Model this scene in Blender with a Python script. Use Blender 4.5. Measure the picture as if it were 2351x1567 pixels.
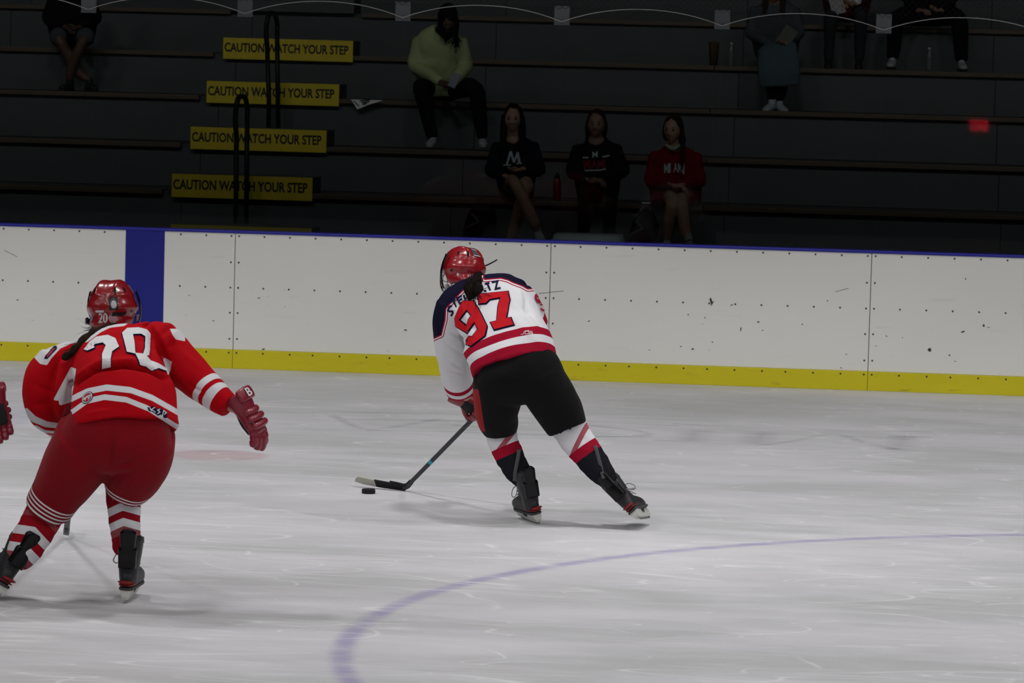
import bpy, bmesh, math, random
import numpy as np
from mathutils import Vector, Matrix, noise
from mathutils.bvhtree import BVHTree
from mathutils.geometry import tessellate_polygon
for o in list(bpy.data.objects):
    bpy.data.objects.remove(o)
SC = bpy.context.scene
COL = SC.collection
rnd = random.Random(7)

# ------------------------------------------------------------------ camera
W_, H_ = 2351, 1567
FPX = 8536.7
CAM = np.array([0.0, -28.257, 2.418])
YAW, PIT, ROL = 0.09302, 0.07515, 0.02688
_cy, _sy, _cp, _sp = math.cos(YAW), math.sin(YAW), math.cos(PIT), math.sin(PIT)
FW = np.array([-_sy * _cp, _cy * _cp, -_sp]); _rt = np.array([_cy, _sy, 0.0]); _up = np.cross(_rt, FW)
RT = math.cos(ROL) * _rt + math.sin(ROL) * _up
UP = -math.sin(ROL) * _rt + math.cos(ROL) * _up
cd = bpy.data.cameras.new('camera'); cam = bpy.data.objects.new('camera', cd); COL.objects.link(cam)
cam.matrix_world = Matrix(((RT[0], UP[0], -FW[0], CAM[0]), (RT[1], UP[1], -FW[1], CAM[1]), (RT[2], UP[2], -FW[2], CAM[2]), (0, 0, 0, 1)))
cd.sensor_width = 36.0; cd.lens = FPX * 36.0 / W_; cd.clip_end = 200; cd.clip_start = 0.5
cd.dof.use_dof = True; cd.dof.focus_distance = 19.6; cd.dof.aperture_fstop = 9.0
SC.camera = cam

# ------------------------------------------------------------------ light and exposure
SC.view_settings.view_transform = 'Standard'; SC.view_settings.look = 'None'
SC.view_settings.exposure = 0.0; SC.view_settings.gamma = 1.0
try: SC.view_settings.use_curve_mapping = False
except Exception: pass
wd = bpy.data.worlds.new('arena_air'); SC.world = wd; wd.use_nodes = True
wd.node_tree.nodes['Background'].inputs[0].default_value = (0.55, 0.62, 0.75, 1)
wd.node_tree.nodes['Background'].inputs[1].default_value = 0.006
def area(x, y, z, sx, sy, power, spread, col=(1.0, 0.97, 0.95), aim=None):
    l = bpy.data.lights.new('rink_light', 'AREA'); l.shape = 'RECTANGLE'; l.size = sx; l.size_y = sy
    l.energy = power; l.spread = math.radians(spread); l.color = col
    o = bpy.data.objects.new('rink_light', l); COL.objects.link(o); o.location = (x, y, z)
    if aim is not None:
        o.rotation_euler = (Vector(aim) - Vector((x, y, z))).to_track_quat('-Z', 'Y').to_euler()
    return o
def area(x, y, z, sx, sy, power, spread, col, aim):
    l = bpy.data.lights.new('seat_fill', 'AREA'); l.shape = 'RECTANGLE'; l.size = sx; l.size_y = sy
    l.energy = power; l.spread = math.radians(spread); l.color = col
    o = bpy.data.objects.new('seat_fill', l); COL.objects.link(o); o.location = (x, y, z)
    o.rotation_euler = (Vector(aim) - Vector((x, y, z))).to_track_quat('-Z', 'Y').to_euler(); return o
LIGHT, SEAT_FILL = 345.0, 32.0
def lamp(x, y, z, power, half, col=(1.0, 0.985, 0.985)):
    """overhead rink lamp, its cone narrowed at the boards to keep the stands dark"""
    l = bpy.data.lights.new('rink_lamp', 'SPOT'); l.energy = power; l.spot_size = math.radians(2 * half); l.spot_blend = 0.12
    l.shadow_soft_size = 0.38; l.color = col
    o = bpy.data.objects.new('rink_lamp', l); COL.objects.link(o); o.location = (x, y, z); return o
for ly, half, w, dx in ((-3.8, 46, 0.85, 4.2), (-9.4, 58, 2.6, 5.0), (-14.5, 67, 0.7, 4.2), (-19.5, 72, 0.85, 4.2), (-24.0, 75, 0.9, 4.2)):
    for k in range(-3, 5):
        lamp(-0.9 + dx * k, ly, 8.2, LIGHT * w, half)

# a row of added fill lights on the rink side, brightening the seats
for k in range(-3, 4):
    area(-1.0 + 4.0 * k, -4.0, 8.6, 1.2, .5, SEAT_FILL, 74, (1.0, .97, .90), (-1.0 + 4.0 * k, 5.2, 1.0))

# ------------------------------------------------------------------ helpers
def ray(px, py):
    d = FW + RT * (px - W_ / 2) / FPX - UP * (py - H_ / 2) / FPX
    return d
def at(px, py, Y):
    d = ray(px, py); return CAM + d * ((Y - CAM[1]) / d[1])
def on_ice(px, py, z=0.0):
    d = ray(px, py); return CAM + d * ((z - CAM[2]) / d[2])
def mpp(p):
    return float((np.asarray(p) - CAM) @ FW) / FPX
def proj(P):
    P = np.atleast_2d(P); d = P - CAM; z = d @ FW
    return np.c_[W_ / 2 + FPX * (d @ RT) / z, H_ / 2 - FPX * (d @ UP) / z]
def nrm(v):
    v = np.asarray(v, float); return v / (np.linalg.norm(v) + 1e-12)

# ---- materials
class NT:
    def __init__(s, name):
        s.m = bpy.data.materials.new(name); s.m.use_nodes = True; s.t = s.m.node_tree
        s.b = s.t.nodes['Principled BSDF']; s.out = s.t.nodes['Material Output']
    def n(s, typ, **kw):
        nd = s.t.nodes.new(typ)
        for k, v in kw.items(): setattr(nd, k, v)
        return nd
    def l(s, a, b): s.t.links.new(a, b)
    def put(s, sock, v):
        if hasattr(v, 'is_output') or isinstance(v, bpy.types.NodeSocket): s.l(v, sock)
        else: sock.default_value = v
    def math(s, op, a, b=0.0, c=None, clamp=False):
        nd = s.n('ShaderNodeMath', operation=op, use_clamp=clamp)
        s.put(nd.inputs[0], a); s.put(nd.inputs[1], b)
        if c is not None: s.put(nd.inputs[2], c)
        return nd.outputs[0]
    def mix(s, f, a, b, typ='MIX'):
        nd = s.n('ShaderNodeMixRGB', blend_type=typ)
        s.put(nd.inputs[0], f); s.put(nd.inputs[1], a if not isinstance(a, tuple) else (*a[:3], 1)); s.put(nd.inputs[2], b if not isinstance(b, tuple) else (*b[:3], 1))
        return nd.outputs[0]
    def attr(s, name): return s.n('ShaderNodeAttribute', attribute_name=name).outputs['Fac']
    def pos(s): return s.n('ShaderNodeNewGeometry').outputs['Position']
    def obj(s): return s.n('ShaderNodeTexCoord').outputs['Object']
    def mapping(s, vec, scale=(1, 1, 1), rot=(0, 0, 0), loc=(0, 0, 0)):
        nd = s.n('ShaderNodeMapping'); s.l(vec, nd.inputs[0]); nd.inputs['Scale'].default_value = scale
        nd.inputs['Rotation'].default_value = rot; nd.inputs['Location'].default_value = loc
        return nd.outputs[0]
    def noise(s, vec, scale, detail=2.0, rough=0.5):
        nd = s.n('ShaderNodeTexNoise'); s.l(vec, nd.inputs['Vector']); nd.inputs['Scale'].default_value = scale
        nd.inputs['Detail'].default_value = detail; nd.inputs['Roughness'].default_value = rough
        return nd.outputs[0]
    def ramp(s, f, stops, interp='LINEAR'):
        nd = s.n('ShaderNodeValToRGB'); cr = nd.color_ramp; cr.interpolation = interp
        while len(cr.elements) < len(stops): cr.elements.new(0.5)
        for e, (p, c) in zip(cr.elements, stops):
            e.position = p; e.color = (*c[:3], 1) if isinstance(c, tuple) else (c, c, c, 1)
        s.put(nd.inputs[0], f); return nd.outputs[0]
    def step(s, f, lo, hi):
        nd = s.n('ShaderNodeMapRange', interpolation_type='SMOOTHSTEP'); s.put(nd.inputs[0], f)
        nd.inputs[1].default_value = lo; nd.inputs[2].default_value = hi; return nd.outputs[0]
    def bump(s, h, strength=0.3, dist=0.01):
        nd = s.n('ShaderNodeBump'); nd.inputs['Strength'].default_value = strength; nd.inputs['Distance'].default_value = dist
        s.l(h, nd.inputs['Height']); s.l(nd.outputs[0], s.b.inputs['Normal'])
    def set(s, color=None, rough=None, metal=None, spec=None, sheen=None, coat=None):
        if color is not None: s.put(s.b.inputs['Base Color'], (*color[:3], 1) if isinstance(color, tuple) else color)
        if rough is not None: s.put(s.b.inputs['Roughness'], rough)
        if metal is not None: s.b.inputs['Metallic'].default_value = metal
        if spec is not None: s.b.inputs['Specular IOR Level'].default_value = spec
        if sheen is not None: s.b.inputs['Sheen Weight'].default_value = sheen
        if coat is not None: s.b.inputs['Coat Weight'].default_value = coat
        return s
_mats = {}
def plain(name, color, rough=0.6, metal=0.0, spec=0.25, var=0.06, scale=30.0, bump=0.0, coat=0.0):
    if name in _mats: return _mats[name]
    t = NT(name); v = t.obj()
    c2 = tuple(max(0, c * (1 - var)) for c in color); c3 = tuple(min(1, c * (1 + var)) for c in color)
    nz = t.noise(v, scale, 3)
    t.set(t.mix(nz, c2, c3), rough, metal, spec, coat=coat)
    if bump: t.bump(nz, bump, 0.004)
    _mats[name] = t.m; return t.m
def cloth(name, color, var=0.06, weave=0.25, rough=0.9, sheen=0.0):
    if name in _mats: return _mats[name]
    t = NT(name); v = t.obj()
    n1 = t.noise(v, 14, 4); n2 = t.noise(v, 420, 1)
    t.set(t.mix(n1, tuple(c * (1 - var) for c in color), tuple(min(1, c * (1 + var)) for c in color)), rough, spec=0.06, sheen=sheen)
    t.bump(t.math('ADD', t.math('MULTIPLY', n1, 1.0), t.math('MULTIPLY', n2, weave)), 0.35, 0.01)
    _mats[name] = t.m; return t.m

# ---- objects
def tag(o, label=None, cat=None, group=None, kind=None):
    if label: o['label'] = label
    if cat: o['category'] = cat
    if group: o['group'] = group
    if kind: o['kind'] = kind
    return o
def empty(name, loc, label=None, cat=None, group=None, kind=None):
    o = bpy.data.objects.new(name, None); COL.objects.link(o); o.location = [float(c) for c in loc]; o.empty_display_size = 0.2
    return tag(o, label, cat, group, kind)
def base_of(o):
    m = Matrix.Identity(4)
    while o is not None:
        m = o.matrix_basis.copy() if o.parent is None else m
        o = o.parent
    return m
def mesh_obj(name, V, F, mat=None, parent=None, smooth=True, attrs=None, mats=None, fmat=None, label=None):
    """one mesh object given in world coordinates, optionally a child of parent"""
    V = np.asarray(V, float)
    org = np.array([0.0, 0, 0])
    if parent is not None:
        r = parent
        while r.parent is not None: r = r.parent
        org = np.array(r.location)
    me = bpy.data.meshes.new(name)
    me.from_pydata((V - org).tolist(), [], [tuple(int(i) for i in f) for f in F])
    for m in (mats or ([mat] if mat else [])): me.materials.append(m)
    if fmat is not None: me.polygons.foreach_set('material_index', np.asarray(fmat, np.int32))
    if smooth: me.polygons.foreach_set('use_smooth', np.ones(len(me.polygons), bool))
    for k, a in (attrs or {}).items():
        at_ = me.attributes.new(k, 'FLOAT', 'POINT'); at_.data.foreach_set('value', np.asarray(a, np.float32))
    me.update()
    o = bpy.data.objects.new(name, me); COL.objects.link(o)
    if parent is not None: o.parent = parent
    if label: o['label'] = label
    return o
class MB:
    """collects simple shapes into one mesh"""
    def __init__(s): s.V = []; s.F = []
    def add(s, V, F):
        b = len(s.V); s.V += [tuple(v) for v in V]; s.F += [tuple(i + b for i in f) for f in F]; return s
    def box(s, c, d, M=None, bev=0.0):
        c = np.asarray(c, float); d = np.asarray(d, float) / 2
        if bev > 0:
            bm = bmesh.new(); bmesh.ops.create_cube(bm, size=1.0)
            for v in bm.verts: v.co = Vector([v.co[i] * 2 * d[i] for i in range(3)])
            bmesh.ops.bevel(bm, geom=bm.edges[:] , offset=bev, segments=2, affect='EDGES', profile=0.5)
            bm.verts.ensure_lookup_table()
            P = np.array([v.co for v in bm.verts]); Fs = [[v.index for v in f.verts] for f in bm.faces]; bm.free()
        else:
            P = np.array([(x, y, z) for x in (-1, 1) for y in (-1, 1) for z in (-1, 1)]) * d
            Fs = [(0, 1, 3, 2), (4, 6, 7, 5), (0, 4, 5, 1), (2, 3, 7, 6), (0, 2, 6, 4), (1, 5, 7, 3)]
        if M is not None: P = P @ np.asarray(M).T
        return s.add(P + c, Fs)
    def tube(s, pts, r, n=8, cap=True):
        V, F = tube(pts, r, n, cap); return s.add(V, F)
    def obj(s, name, mat, parent=None, smooth=False, label=None, attrs=None):
        return mesh_obj(name, np.array(s.V), s.F, mat, parent, smooth, attrs=attrs, label=label)
def tube(pts, r, n=8, cap=True):
    P = np.asarray(pts, float); m = len(P); R = np.full(m, r) if np.isscalar(r) else np.asarray(r, float)
    T = np.gradient(P, axis=0); V = []; prev = None
    for i in range(m):
        t = nrm(T[i])
        if prev is None:
            a = np.array([0, 0, 1.0]) if abs(t[2]) < 0.9 else np.array([1.0, 0, 0]); u = nrm(np.cross(t, a))
        else: u = nrm(prev - t * (prev @ t))
        prev = u; w = np.cross(t, u)
        for k in range(n):
            th = 2 * math.pi * k / n; V.append(P[i] + R[i] * (math.cos(th) * u + math.sin(th) * w))
    F = [(i * n + k, i * n + (k + 1) % n, (i + 1) * n + (k + 1) % n, (i + 1) * n + k) for i in range(m - 1) for k in range(n)]
    if cap: F += [tuple(range(n - 1, -1, -1)), tuple((m - 1) * n + k for k in range(n))]
    return np.array(V), F
def spline(P, sub=5):
    """Catmull-Rom through the rows of P"""
    P = np.asarray(P, float)
    if len(P) < 3: return np.array([P[0] + (P[-1] - P[0]) * t for t in np.linspace(0, 1, sub + 1)])
    Q = np.vstack([2 * P[0] - P[1], P, 2 * P[-1] - P[-2]]); out = []
    for i in range(1, len(Q) - 2):
        for k in range(sub):
            t = k / sub; a, b, c, d = Q[i - 1], Q[i], Q[i + 1], Q[i + 2]
            out.append(0.5 * (2 * b + (c - a) * t + (2 * a - 5 * b + 4 * c - d) * t * t + (3 * b - a - 3 * c + d) * t ** 3))
    out.append(P[-1]); return np.array(out)
def sweep(C, A, B, n=28, U=None, ex=2.0, sub=5, dome=(0.0, 0.0), view=None):
    """elliptical sections: centres C, half widths A across the view, half depths B"""
    D = spline(np.c_[np.asarray(C, float), A, B], sub); P = D[:, :3]; A = np.maximum(D[:, 3], 1e-3); B = np.maximum(D[:, 4], 1e-3)
    T = np.gradient(P, axis=0)
    def end(i, h, sgn):
        t = nrm(T[i]) * sgn; out = []
        for q in (0.45, 0.75, 0.95):
            out.append((P[i] + t * h * q, A[i] * math.sqrt(1 - q * q), B[i] * math.sqrt(1 - q * q), T[i]))
        return out
    rows = [(P[i], A[i], B[i], T[i]) for i in range(len(P))]
    if dome[0]: rows = end(0, dome[0], -1)[::-1] + rows
    if dome[1]: rows = rows + end(len(P) - 1, dome[1], 1)
    V = []
    for p, a, b, t in rows:
        t = nrm(t)
        if U is None:
            vd = nrm(p - CAM) if view is None else nrm(view); u = np.cross(t, vd)
            u = nrm(u)
            if view is None and u @ RT < 0: u = -u
        else: u = nrm(np.asarray(U, float) - t * (np.asarray(U, float) @ t))
        w = nrm(np.cross(u, t))
        for k in range(n):
            th = 2 * math.pi * k / n; c, s = math.cos(th), math.sin(th)
            if ex != 2.0: c = math.copysign(abs(c) ** (2 / ex), c); s = math.copysign(abs(s) ** (2 / ex), s)
            V.append(p + a * c * u + b * s * w)
    m = len(rows)
    F = [(i * n + k, i * n + (k + 1) % n, (i + 1) * n + (k + 1) % n, (i + 1) * n + k) for i in range(m - 1) for k in range(n)]
    F += [tuple(range(n - 1, -1, -1)), tuple((m - 1) * n + k for k in range(n))]
    return np.array(V), F
def pxsweep(st, Y0, n=28, U=None, ex=2.0, sub=5, dome=(0.0, 0.0)):
    """st rows: picture x, y, offset in depth, half width in picture pixels, half depth in metres"""
    C = [at(s[0], s[1], Y0 + s[2]) for s in st]; A = [s[3] * mpp(c) for s, c in zip(st, C)]; B = [s[4] for s in st]
    return sweep(C, A, B, n, U, ex, sub, dome)
def ball(c, r, n=16, m=10, M=None):
    V = []; r = np.full(3, r) if np.isscalar(r) else np.asarray(r, float)
    for i in range(m + 1):
        ph = math.pi * i / m
        for k in range(n):
            th = 2 * math.pi * k / n; V.append((r[0] * math.sin(ph) * math.cos(th), r[1] * math.sin(ph) * math.sin(th), r[2] * math.cos(ph)))
    V = np.array(V)
    if M is not None: V = V @ np.asarray(M).T
    F = [(i * n + k, (i + 1) * n + k, (i + 1) * n + (k + 1) % n, i * n + (k + 1) % n) for i in range(m) for k in range(n)]
    return V + np.asarray(c), F
def union(parts, voxel, smooth=4, factor=0.5):
    """fuse closed shapes into one continuous skin"""
    mb = MB()
    for V, F in parts: mb.add(V, F)
    me = bpy.data.meshes.new('tmp'); me.from_pydata([tuple(v) for v in mb.V], [], mb.F); me.update()
    o = bpy.data.objects.new('tmp', me); COL.objects.link(o)
    r = o.modifiers.new('r', 'REMESH'); r.mode = 'VOXEL'; r.voxel_size = voxel; r.adaptivity = 0.0
    if smooth:
        s = o.modifiers.new('s', 'SMOOTH'); s.iterations = smooth; s.factor = factor
    dg = bpy.context.evaluated_depsgraph_get(); dg.update()
    e = o.evaluated_get(dg); em = e.to_mesh()
    V = np.empty(len(em.vertices) * 3); em.vertices.foreach_get('co', V); V = V.reshape(-1, 3)
    nl = len(em.loops); L = np.empty(nl, np.int32); em.loops.foreach_get('vertex_index', L)
    ls = np.empty(len(em.polygons), np.int32); em.polygons.foreach_get('loop_total', ls)
    F = np.split(L, np.cumsum(ls)[:-1]) if not (ls == 4).all() else L.reshape(-1, 4)
    N = np.empty(len(em.vertices) * 3); em.vertices.foreach_get('normal', N); N = N.reshape(-1, 3)
    e.to_mesh_clear(); bpy.data.objects.remove(o); bpy.data.meshes.remove(me)
    return V, F, N
def wrinkle(V, N, amp, sc, seed=0.0, stretch=(1, 1, 1)):
    S = np.asarray(stretch) * sc
    d = np.array([noise.noise(Vector(p)) + 0.5 * noise.noise(Vector(p * 2.1 + 5)) for p in (V * S + seed)])
    return V + N * (d * amp)[:, None]
def seg_param(V, P):
    """per vertex: arc length along polyline P of the nearest point, and distance to it"""
    P = np.asarray(P, float); best = np.full(len(V), 1e9); par = np.zeros(len(V)); acc = 0.0
    for a, b in zip(P[:-1], P[1:]):
        ab = b - a; L = np.linalg.norm(ab); t = np.clip((V - a) @ ab / (L * L), 0, 1)
        d = np.linalg.norm(V - a - t[:, None] * ab, axis=1); k = d < best
        best[k] = d[k]; par[k] = acc + t[k] * L; acc += L
    return par, best
def poly_sd(Q, poly):
    """signed distance (positive inside) of 2D points Q to a polygon"""
    poly = np.asarray(poly, float); d = np.full(len(Q), 1e9); ins = np.zeros(len(Q), bool)
    for a, b in zip(poly, np.roll(poly, -1, 0)):
        ab = b - a; t = np.clip(((Q - a) @ ab) / (ab @ ab), 0, 1)
        d = np.minimum(d, np.linalg.norm(Q - a - t[:, None] * ab, axis=1))
        c = ((a[1] > Q[:, 1]) != (b[1] > Q[:, 1]))
        with np.errstate(divide='ignore', invalid='ignore'):
            xx = a[0] + (Q[:, 1] - a[1]) * ab[0] / ab[1]
        ins ^= c & (Q[:, 0] < xx)
    return np.where(ins, d, -d)
def frame3(fwd, up):
    """columns: right, forward, up"""
    f = nrm(fwd); r = nrm(np.cross(f, up)); u = np.cross(r, f); return np.c_[r, f, u]
def offset_poly(P, d):
    P = np.asarray(P, float); a = np.roll(P, 1, 0); b = np.roll(P, -1, 0)
    area_ = 0.5 * np.sum(P[:, 0] * b[:, 1] - b[:, 0] * P[:, 1]); s = 1 if area_ > 0 else -1
    e1 = P - a; e2 = b - P
    n1 = np.c_[e1[:, 1], -e1[:, 0]] / np.linalg.norm(e1, axis=1)[:, None]; n2 = np.c_[e2[:, 1], -e2[:, 0]] / np.linalg.norm(e2, axis=1)[:, None]
    m = n1 + n2; m /= np.maximum((m * n1).sum(1), 0.5)[:, None]
    return P + s * d * m
def flat_mesh(loops, cell):
    """2D outline (first loop) with holes, cut on a grid so that it can drape"""
    L3 = [[Vector((p[0], p[1], 0)) for p in l] for l in loops]; allp = [p for l in L3 for p in l]
    tris = tessellate_polygon(L3)
    bm = bmesh.new(); vs = [bm.verts.new(p) for p in allp]
    for t in tris:
        try: bm.faces.new([vs[i] for i in t])
        except ValueError: pass
    return cut_grid(bm, cell)
def cut_grid(bm, cell):
    co = np.array([v.co for v in bm.verts]); lo, hi = co.min(0), co.max(0)
    for ax in (0, 1):
        x = lo[ax] + cell
        while x < hi[ax]:
            no = [0, 0, 0]; no[ax] = 1; c = [0, 0, 0]; c[ax] = x
            bmesh.ops.bisect_plane(bm, geom=bm.verts[:] + bm.edges[:] + bm.faces[:], dist=1e-6, plane_co=c, plane_no=no); x += cell
    bm.verts.ensure_lookup_table(); bm.verts.index_update()
    V = np.array([v.co[:2] for v in bm.verts]); F = [[v.index for v in f.verts] for f in bm.faces]; bm.free(); return V, F
def text_flat(s, cell=None, bold=0.0, font=None):
    cu = bpy.data.curves.new('t', 'FONT'); cu.body = s; cu.size = 1.0; cu.offset = bold; cu.resolution_u = 3
    o = bpy.data.objects.new('t', cu); COL.objects.link(o)
    dg = bpy.context.evaluated_depsgraph_get(); dg.update(); me = bpy.data.meshes.new_from_object(o.evaluated_get(dg))
    bpy.data.objects.remove(o); bpy.data.curves.remove(cu)
    V = np.array([v.co[:2] for v in me.vertices]); F = [list(p.vertices) for p in me.polygons]; bpy.data.meshes.remove(me)
    V = V - V.min(0); V = V / V.max(0)                      # unit box
    if cell:
        bm = bmesh.new(); vs = [bm.verts.new((p[0], p[1], 0)) for p in V]
        for f in F:
            try: bm.faces.new([vs[i] for i in f])
            except ValueError: pass
        V, F = cut_grid(bm, cell)
    return V, F
class Drape:
    """lays flat print on cloth along the line of sight from which it was drawn"""
    def __init__(s, V, F):
        s.bvh = BVHTree.FromPolygons([tuple(v) for v in V], [tuple(int(i) for i in f) for f in F])
    def lay(s, Q, F, lift):
        out = []
        for q in Q:
            d = Vector(nrm(ray(*q))); h = s.bvh.ray_cast(Vector(CAM), d)
            if h[0] is None:
                # just past the silhouette: nearest cloth point
                p0 = s.bvh.find_nearest(Vector(CAM) + d * s.dist); h = (p0[0], p0[1])
            n = h[1]
            if n.dot(d) > 0: n = -n
            s.dist = (h[0] - Vector(CAM)).length
            out.append(np.array(h[0]) + np.array(n) * lift)
        return np.array(out), F
    dist = 19.0
def affine(V, o, ux, uy):
    """unit box -> picture points: o lower left, ux to lower right, uy to upper left"""
    o, ux, uy = (np.asarray(a, float) for a in (o, ux, uy)); return o + V[:, :1] * (ux - o) + V[:, 1:] * (uy - o)
# ------------------------------------------------------------------ ice
ZT, ZK = 1.043, 0.146
SEAM0, PANEL = -2.3567, 2.438
BLUE_X, SPOT, CIRC = -5.4965, (-3.8228, -6.17), (2.487, -12.872)
def ice_mat():
    t = NT('ice'); p = t.pos()
    sep = t.n('ShaderNodeSeparateXYZ'); t.l(p, sep.inputs[0]); X, Y = sep.outputs[0], sep.outputs[1]
    big = t.noise(t.mapping(p, (0.5, 1.1, 1)), 1.0, 4, 0.6); mid = t.noise(t.mapping(p, (1.6, 7.0, 1)), 1.0, 5, 0.65)
    fine = t.noise(t.mapping(p, (9, 30, 1)), 1.0, 4, 0.7)
    col = t.mix(t.step(big, .33, .66), (0.505, 0.51, 0.515), (0.655, 0.645, 0.675))
    col = t.mix(t.math('MULTIPLY', t.step(mid, 0.45, 0.75), .55), col, (0.70, 0.695, 0.715))
    col = t.mix(t.math('MULTIPLY', t.step(fine, 0.5, 0.8), 0.22), col, (0.82, 0.82, 0.83))
    # skate cuts: thin ridge lines of slow noise fields, in several directions
    cuts = None
    for k, (sx, sy, rz, w, sc) in enumerate([(0.35, 1.3, 0.3, .006, 1.0), (0.25, 1.6, -0.25, .006, 1.3), (0.5, 0.9, 0.9, .005, .9), (0.3, 2.2, 0.05, .009, 1.7), (.2, .8, -0.6, .004, 2.2), (.6, 2.8, .15, .010, 2.0), (.5, 1.7, -.45, .007, 1.5), (.3, 1.1, 1.3, .005, 1.2)]):
        nz = t.noise(t.mapping(p, (sx, sy, 1), (0, 0, rz), (3.1 * k, 7.7 * k, 1.3 * k)), sc, 0.6, 0.4)
        rd = t.math('ABSOLUTE', t.math('SUBTRACT', nz, 0.5 + 0.03 * (k % 3 - 1)))
        ln = t.math('SUBTRACT', 1.0, t.step(rd, 0.0, w))
        br = t.step(t.noise(t.mapping(p, (1, 2, 1), (0, 0, 0), (9.0 * k, 2, 3)), 1.2, 2), 0.44, 0.60)
        ln = t.math('MULTIPLY', ln, br); cuts = ln if cuts is None else t.math('MAXIMUM', cuts, ln)
    # paint under the surface: blue circle, blue line, red spot
    dx = t.math('SUBTRACT', X, CIRC[0]); dy = t.math('SUBTRACT', Y, CIRC[1])
    wob = t.math('MULTIPLY', t.math('SUBTRACT', t.noise(p, 9.0, 3), 0.5), 0.035)
    r = t.math('ADD', t.math('SQRT', t.math('ADD', t.math('MULTIPLY', dx, dx), t.math('MULTIPLY', dy, dy))), wob)
    ring = t.math('SUBTRACT', 1.0, t.step(t.math('ABSOLUTE', t.math('SUBTRACT', r, 4.565)), 0.010, 0.075))
    frost = t.step(t.noise(t.mapping(p, (2.2, 6, 1)), 1.0, 5, 0.6), 0.30, 0.62)
    col = t.mix(t.math('MULTIPLY', ring, t.math('ADD', 0.26, t.math('MULTIPLY', frost, 0.24))), col, (0.185, 0.145, 0.42))
    bl = t.math('SUBTRACT', 1.0, t.step(t.math('ABSOLUTE', t.math('SUBTRACT', X, BLUE_X)), 0.10, 0.19))
    col = t.mix(t.math('MULTIPLY', bl, 0.13), col, (0.22, 0.22, 0.55))
    ex = t.math('SUBTRACT', X, SPOT[0]); ey = t.math('SUBTRACT', Y, SPOT[1])
    rs = t.math('ADD', t.math('SQRT', t.math('ADD', t.math('MULTIPLY', ex, ex), t.math('MULTIPLY', ey, ey))), wob)
    col = t.mix(t.math('MULTIPLY', t.math('SUBTRACT', 1.0, t.step(rs, 0.25, 0.34)), 0.34), col, (0.45, 0.12, 0.17))
    col = t.mix(t.math('MULTIPLY', cuts, 0.42), col, (0.95, 0.95, 0.95))
    t.set(col, t.math('ADD', 0.30, t.math('MULTIPLY', mid, 0.3)), spec=0.35)
    t.bump(t.math('ADD', t.math('MULTIPLY', cuts, 0.8), t.math('MULTIPLY', fine, 0.5)), 0.16, 0.01)
    return t.m
M_ICE = ice_mat()
fl = mesh_obj('floor', [(-30, -26.4, 0), (30, -26.4, 0), (30, 0.0, 0), (-30, 0.0, 0)], [(0, 1, 2, 3)], M_ICE, smooth=False)
tag(fl, kind='structure')
# worn team lettering frozen into the ice, read from the far side
def logo_mat():
    t = NT('ice_lettering'); p = t.pos()
    tr = t.n('ShaderNodeBsdfTransparent'); mx = t.n('ShaderNodeMixShader'); t.set((0.25, 0.23, 0.29), 0.5)
    f = t.math('MULTIPLY', t.math('MULTIPLY', t.step(t.noise(t.mapping(p, (2, 9, 1)), 1.0, 4, 0.6), 0.2, 0.7), t.attr('core')), 0.21)
    t.l(f, mx.inputs[0]); t.l(tr.outputs[0], mx.inputs[1]); t.l(t.b.outputs[0], mx.inputs[2]); t.l(mx.outputs[0], t.out.inputs[0]); return t.m
M_LOGO = logo_mat()
lb = MB(); core = []
for k, (pts, w) in enumerate([([(715, 944), (1000, 950), (1170, 957), (1400, 969), (1560, 977)], .05), ([(1545, 972), (1800, 984), (2140, 991)], .06), ([(765, 953), (800, 972), (840, 984), (900, 980), (1010, 961)], .05),
        ([(840, 987), (1010, 990), (1240, 997), (1500, 1003)], .045), ([(790, 962), (1020, 965), (1200, 972)], .04), ([(1040, 975), (1120, 983), (1060, 987)], .05), ([(1330, 974), (1440, 985), (1490, 996), (1440, 1001), (1320, 1003)], .06),
        ([(1600, 985), (1583, 1012)], .14), ([(1755, 990), (1730, 1019)], .13), ([(1500, 1009), (1640, 1018), (1745, 1021), (1830, 1010), (1915, 996), (1990, 1016), (2060, 1031)], .05),
        ([(2080, 1000), (2055, 1032)], .12), ([(2040, 1000), (2140, 1003)], .05), ([(1600, 990), (1880, 1000), (2100, 1004)], .035), ([(2030, 1030), (2110, 1035)], .04)]):
    P = spline([on_ice(*q, z=0.0012 + 0.0002 * k) for q in pts], 6); T = np.gradient(P, axis=0)
    S = np.array([np.cross(nrm(t), (0, 0, 1)) for t in T]) * w * 1.1; n = len(P); core += [0] * n + [1] * n + [0] * n
    lb.add(np.vstack([P + S, P, P - S]), [(i, i + 1, n + i + 1, n + i) for i in range(n - 1)] + [(n + i, n + i + 1, 2 * n + i + 1, 2 * n + i) for i in range(n - 1)])
lb.obj('ice_lettering', M_LOGO, fl, attrs={'core': core})

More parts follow.
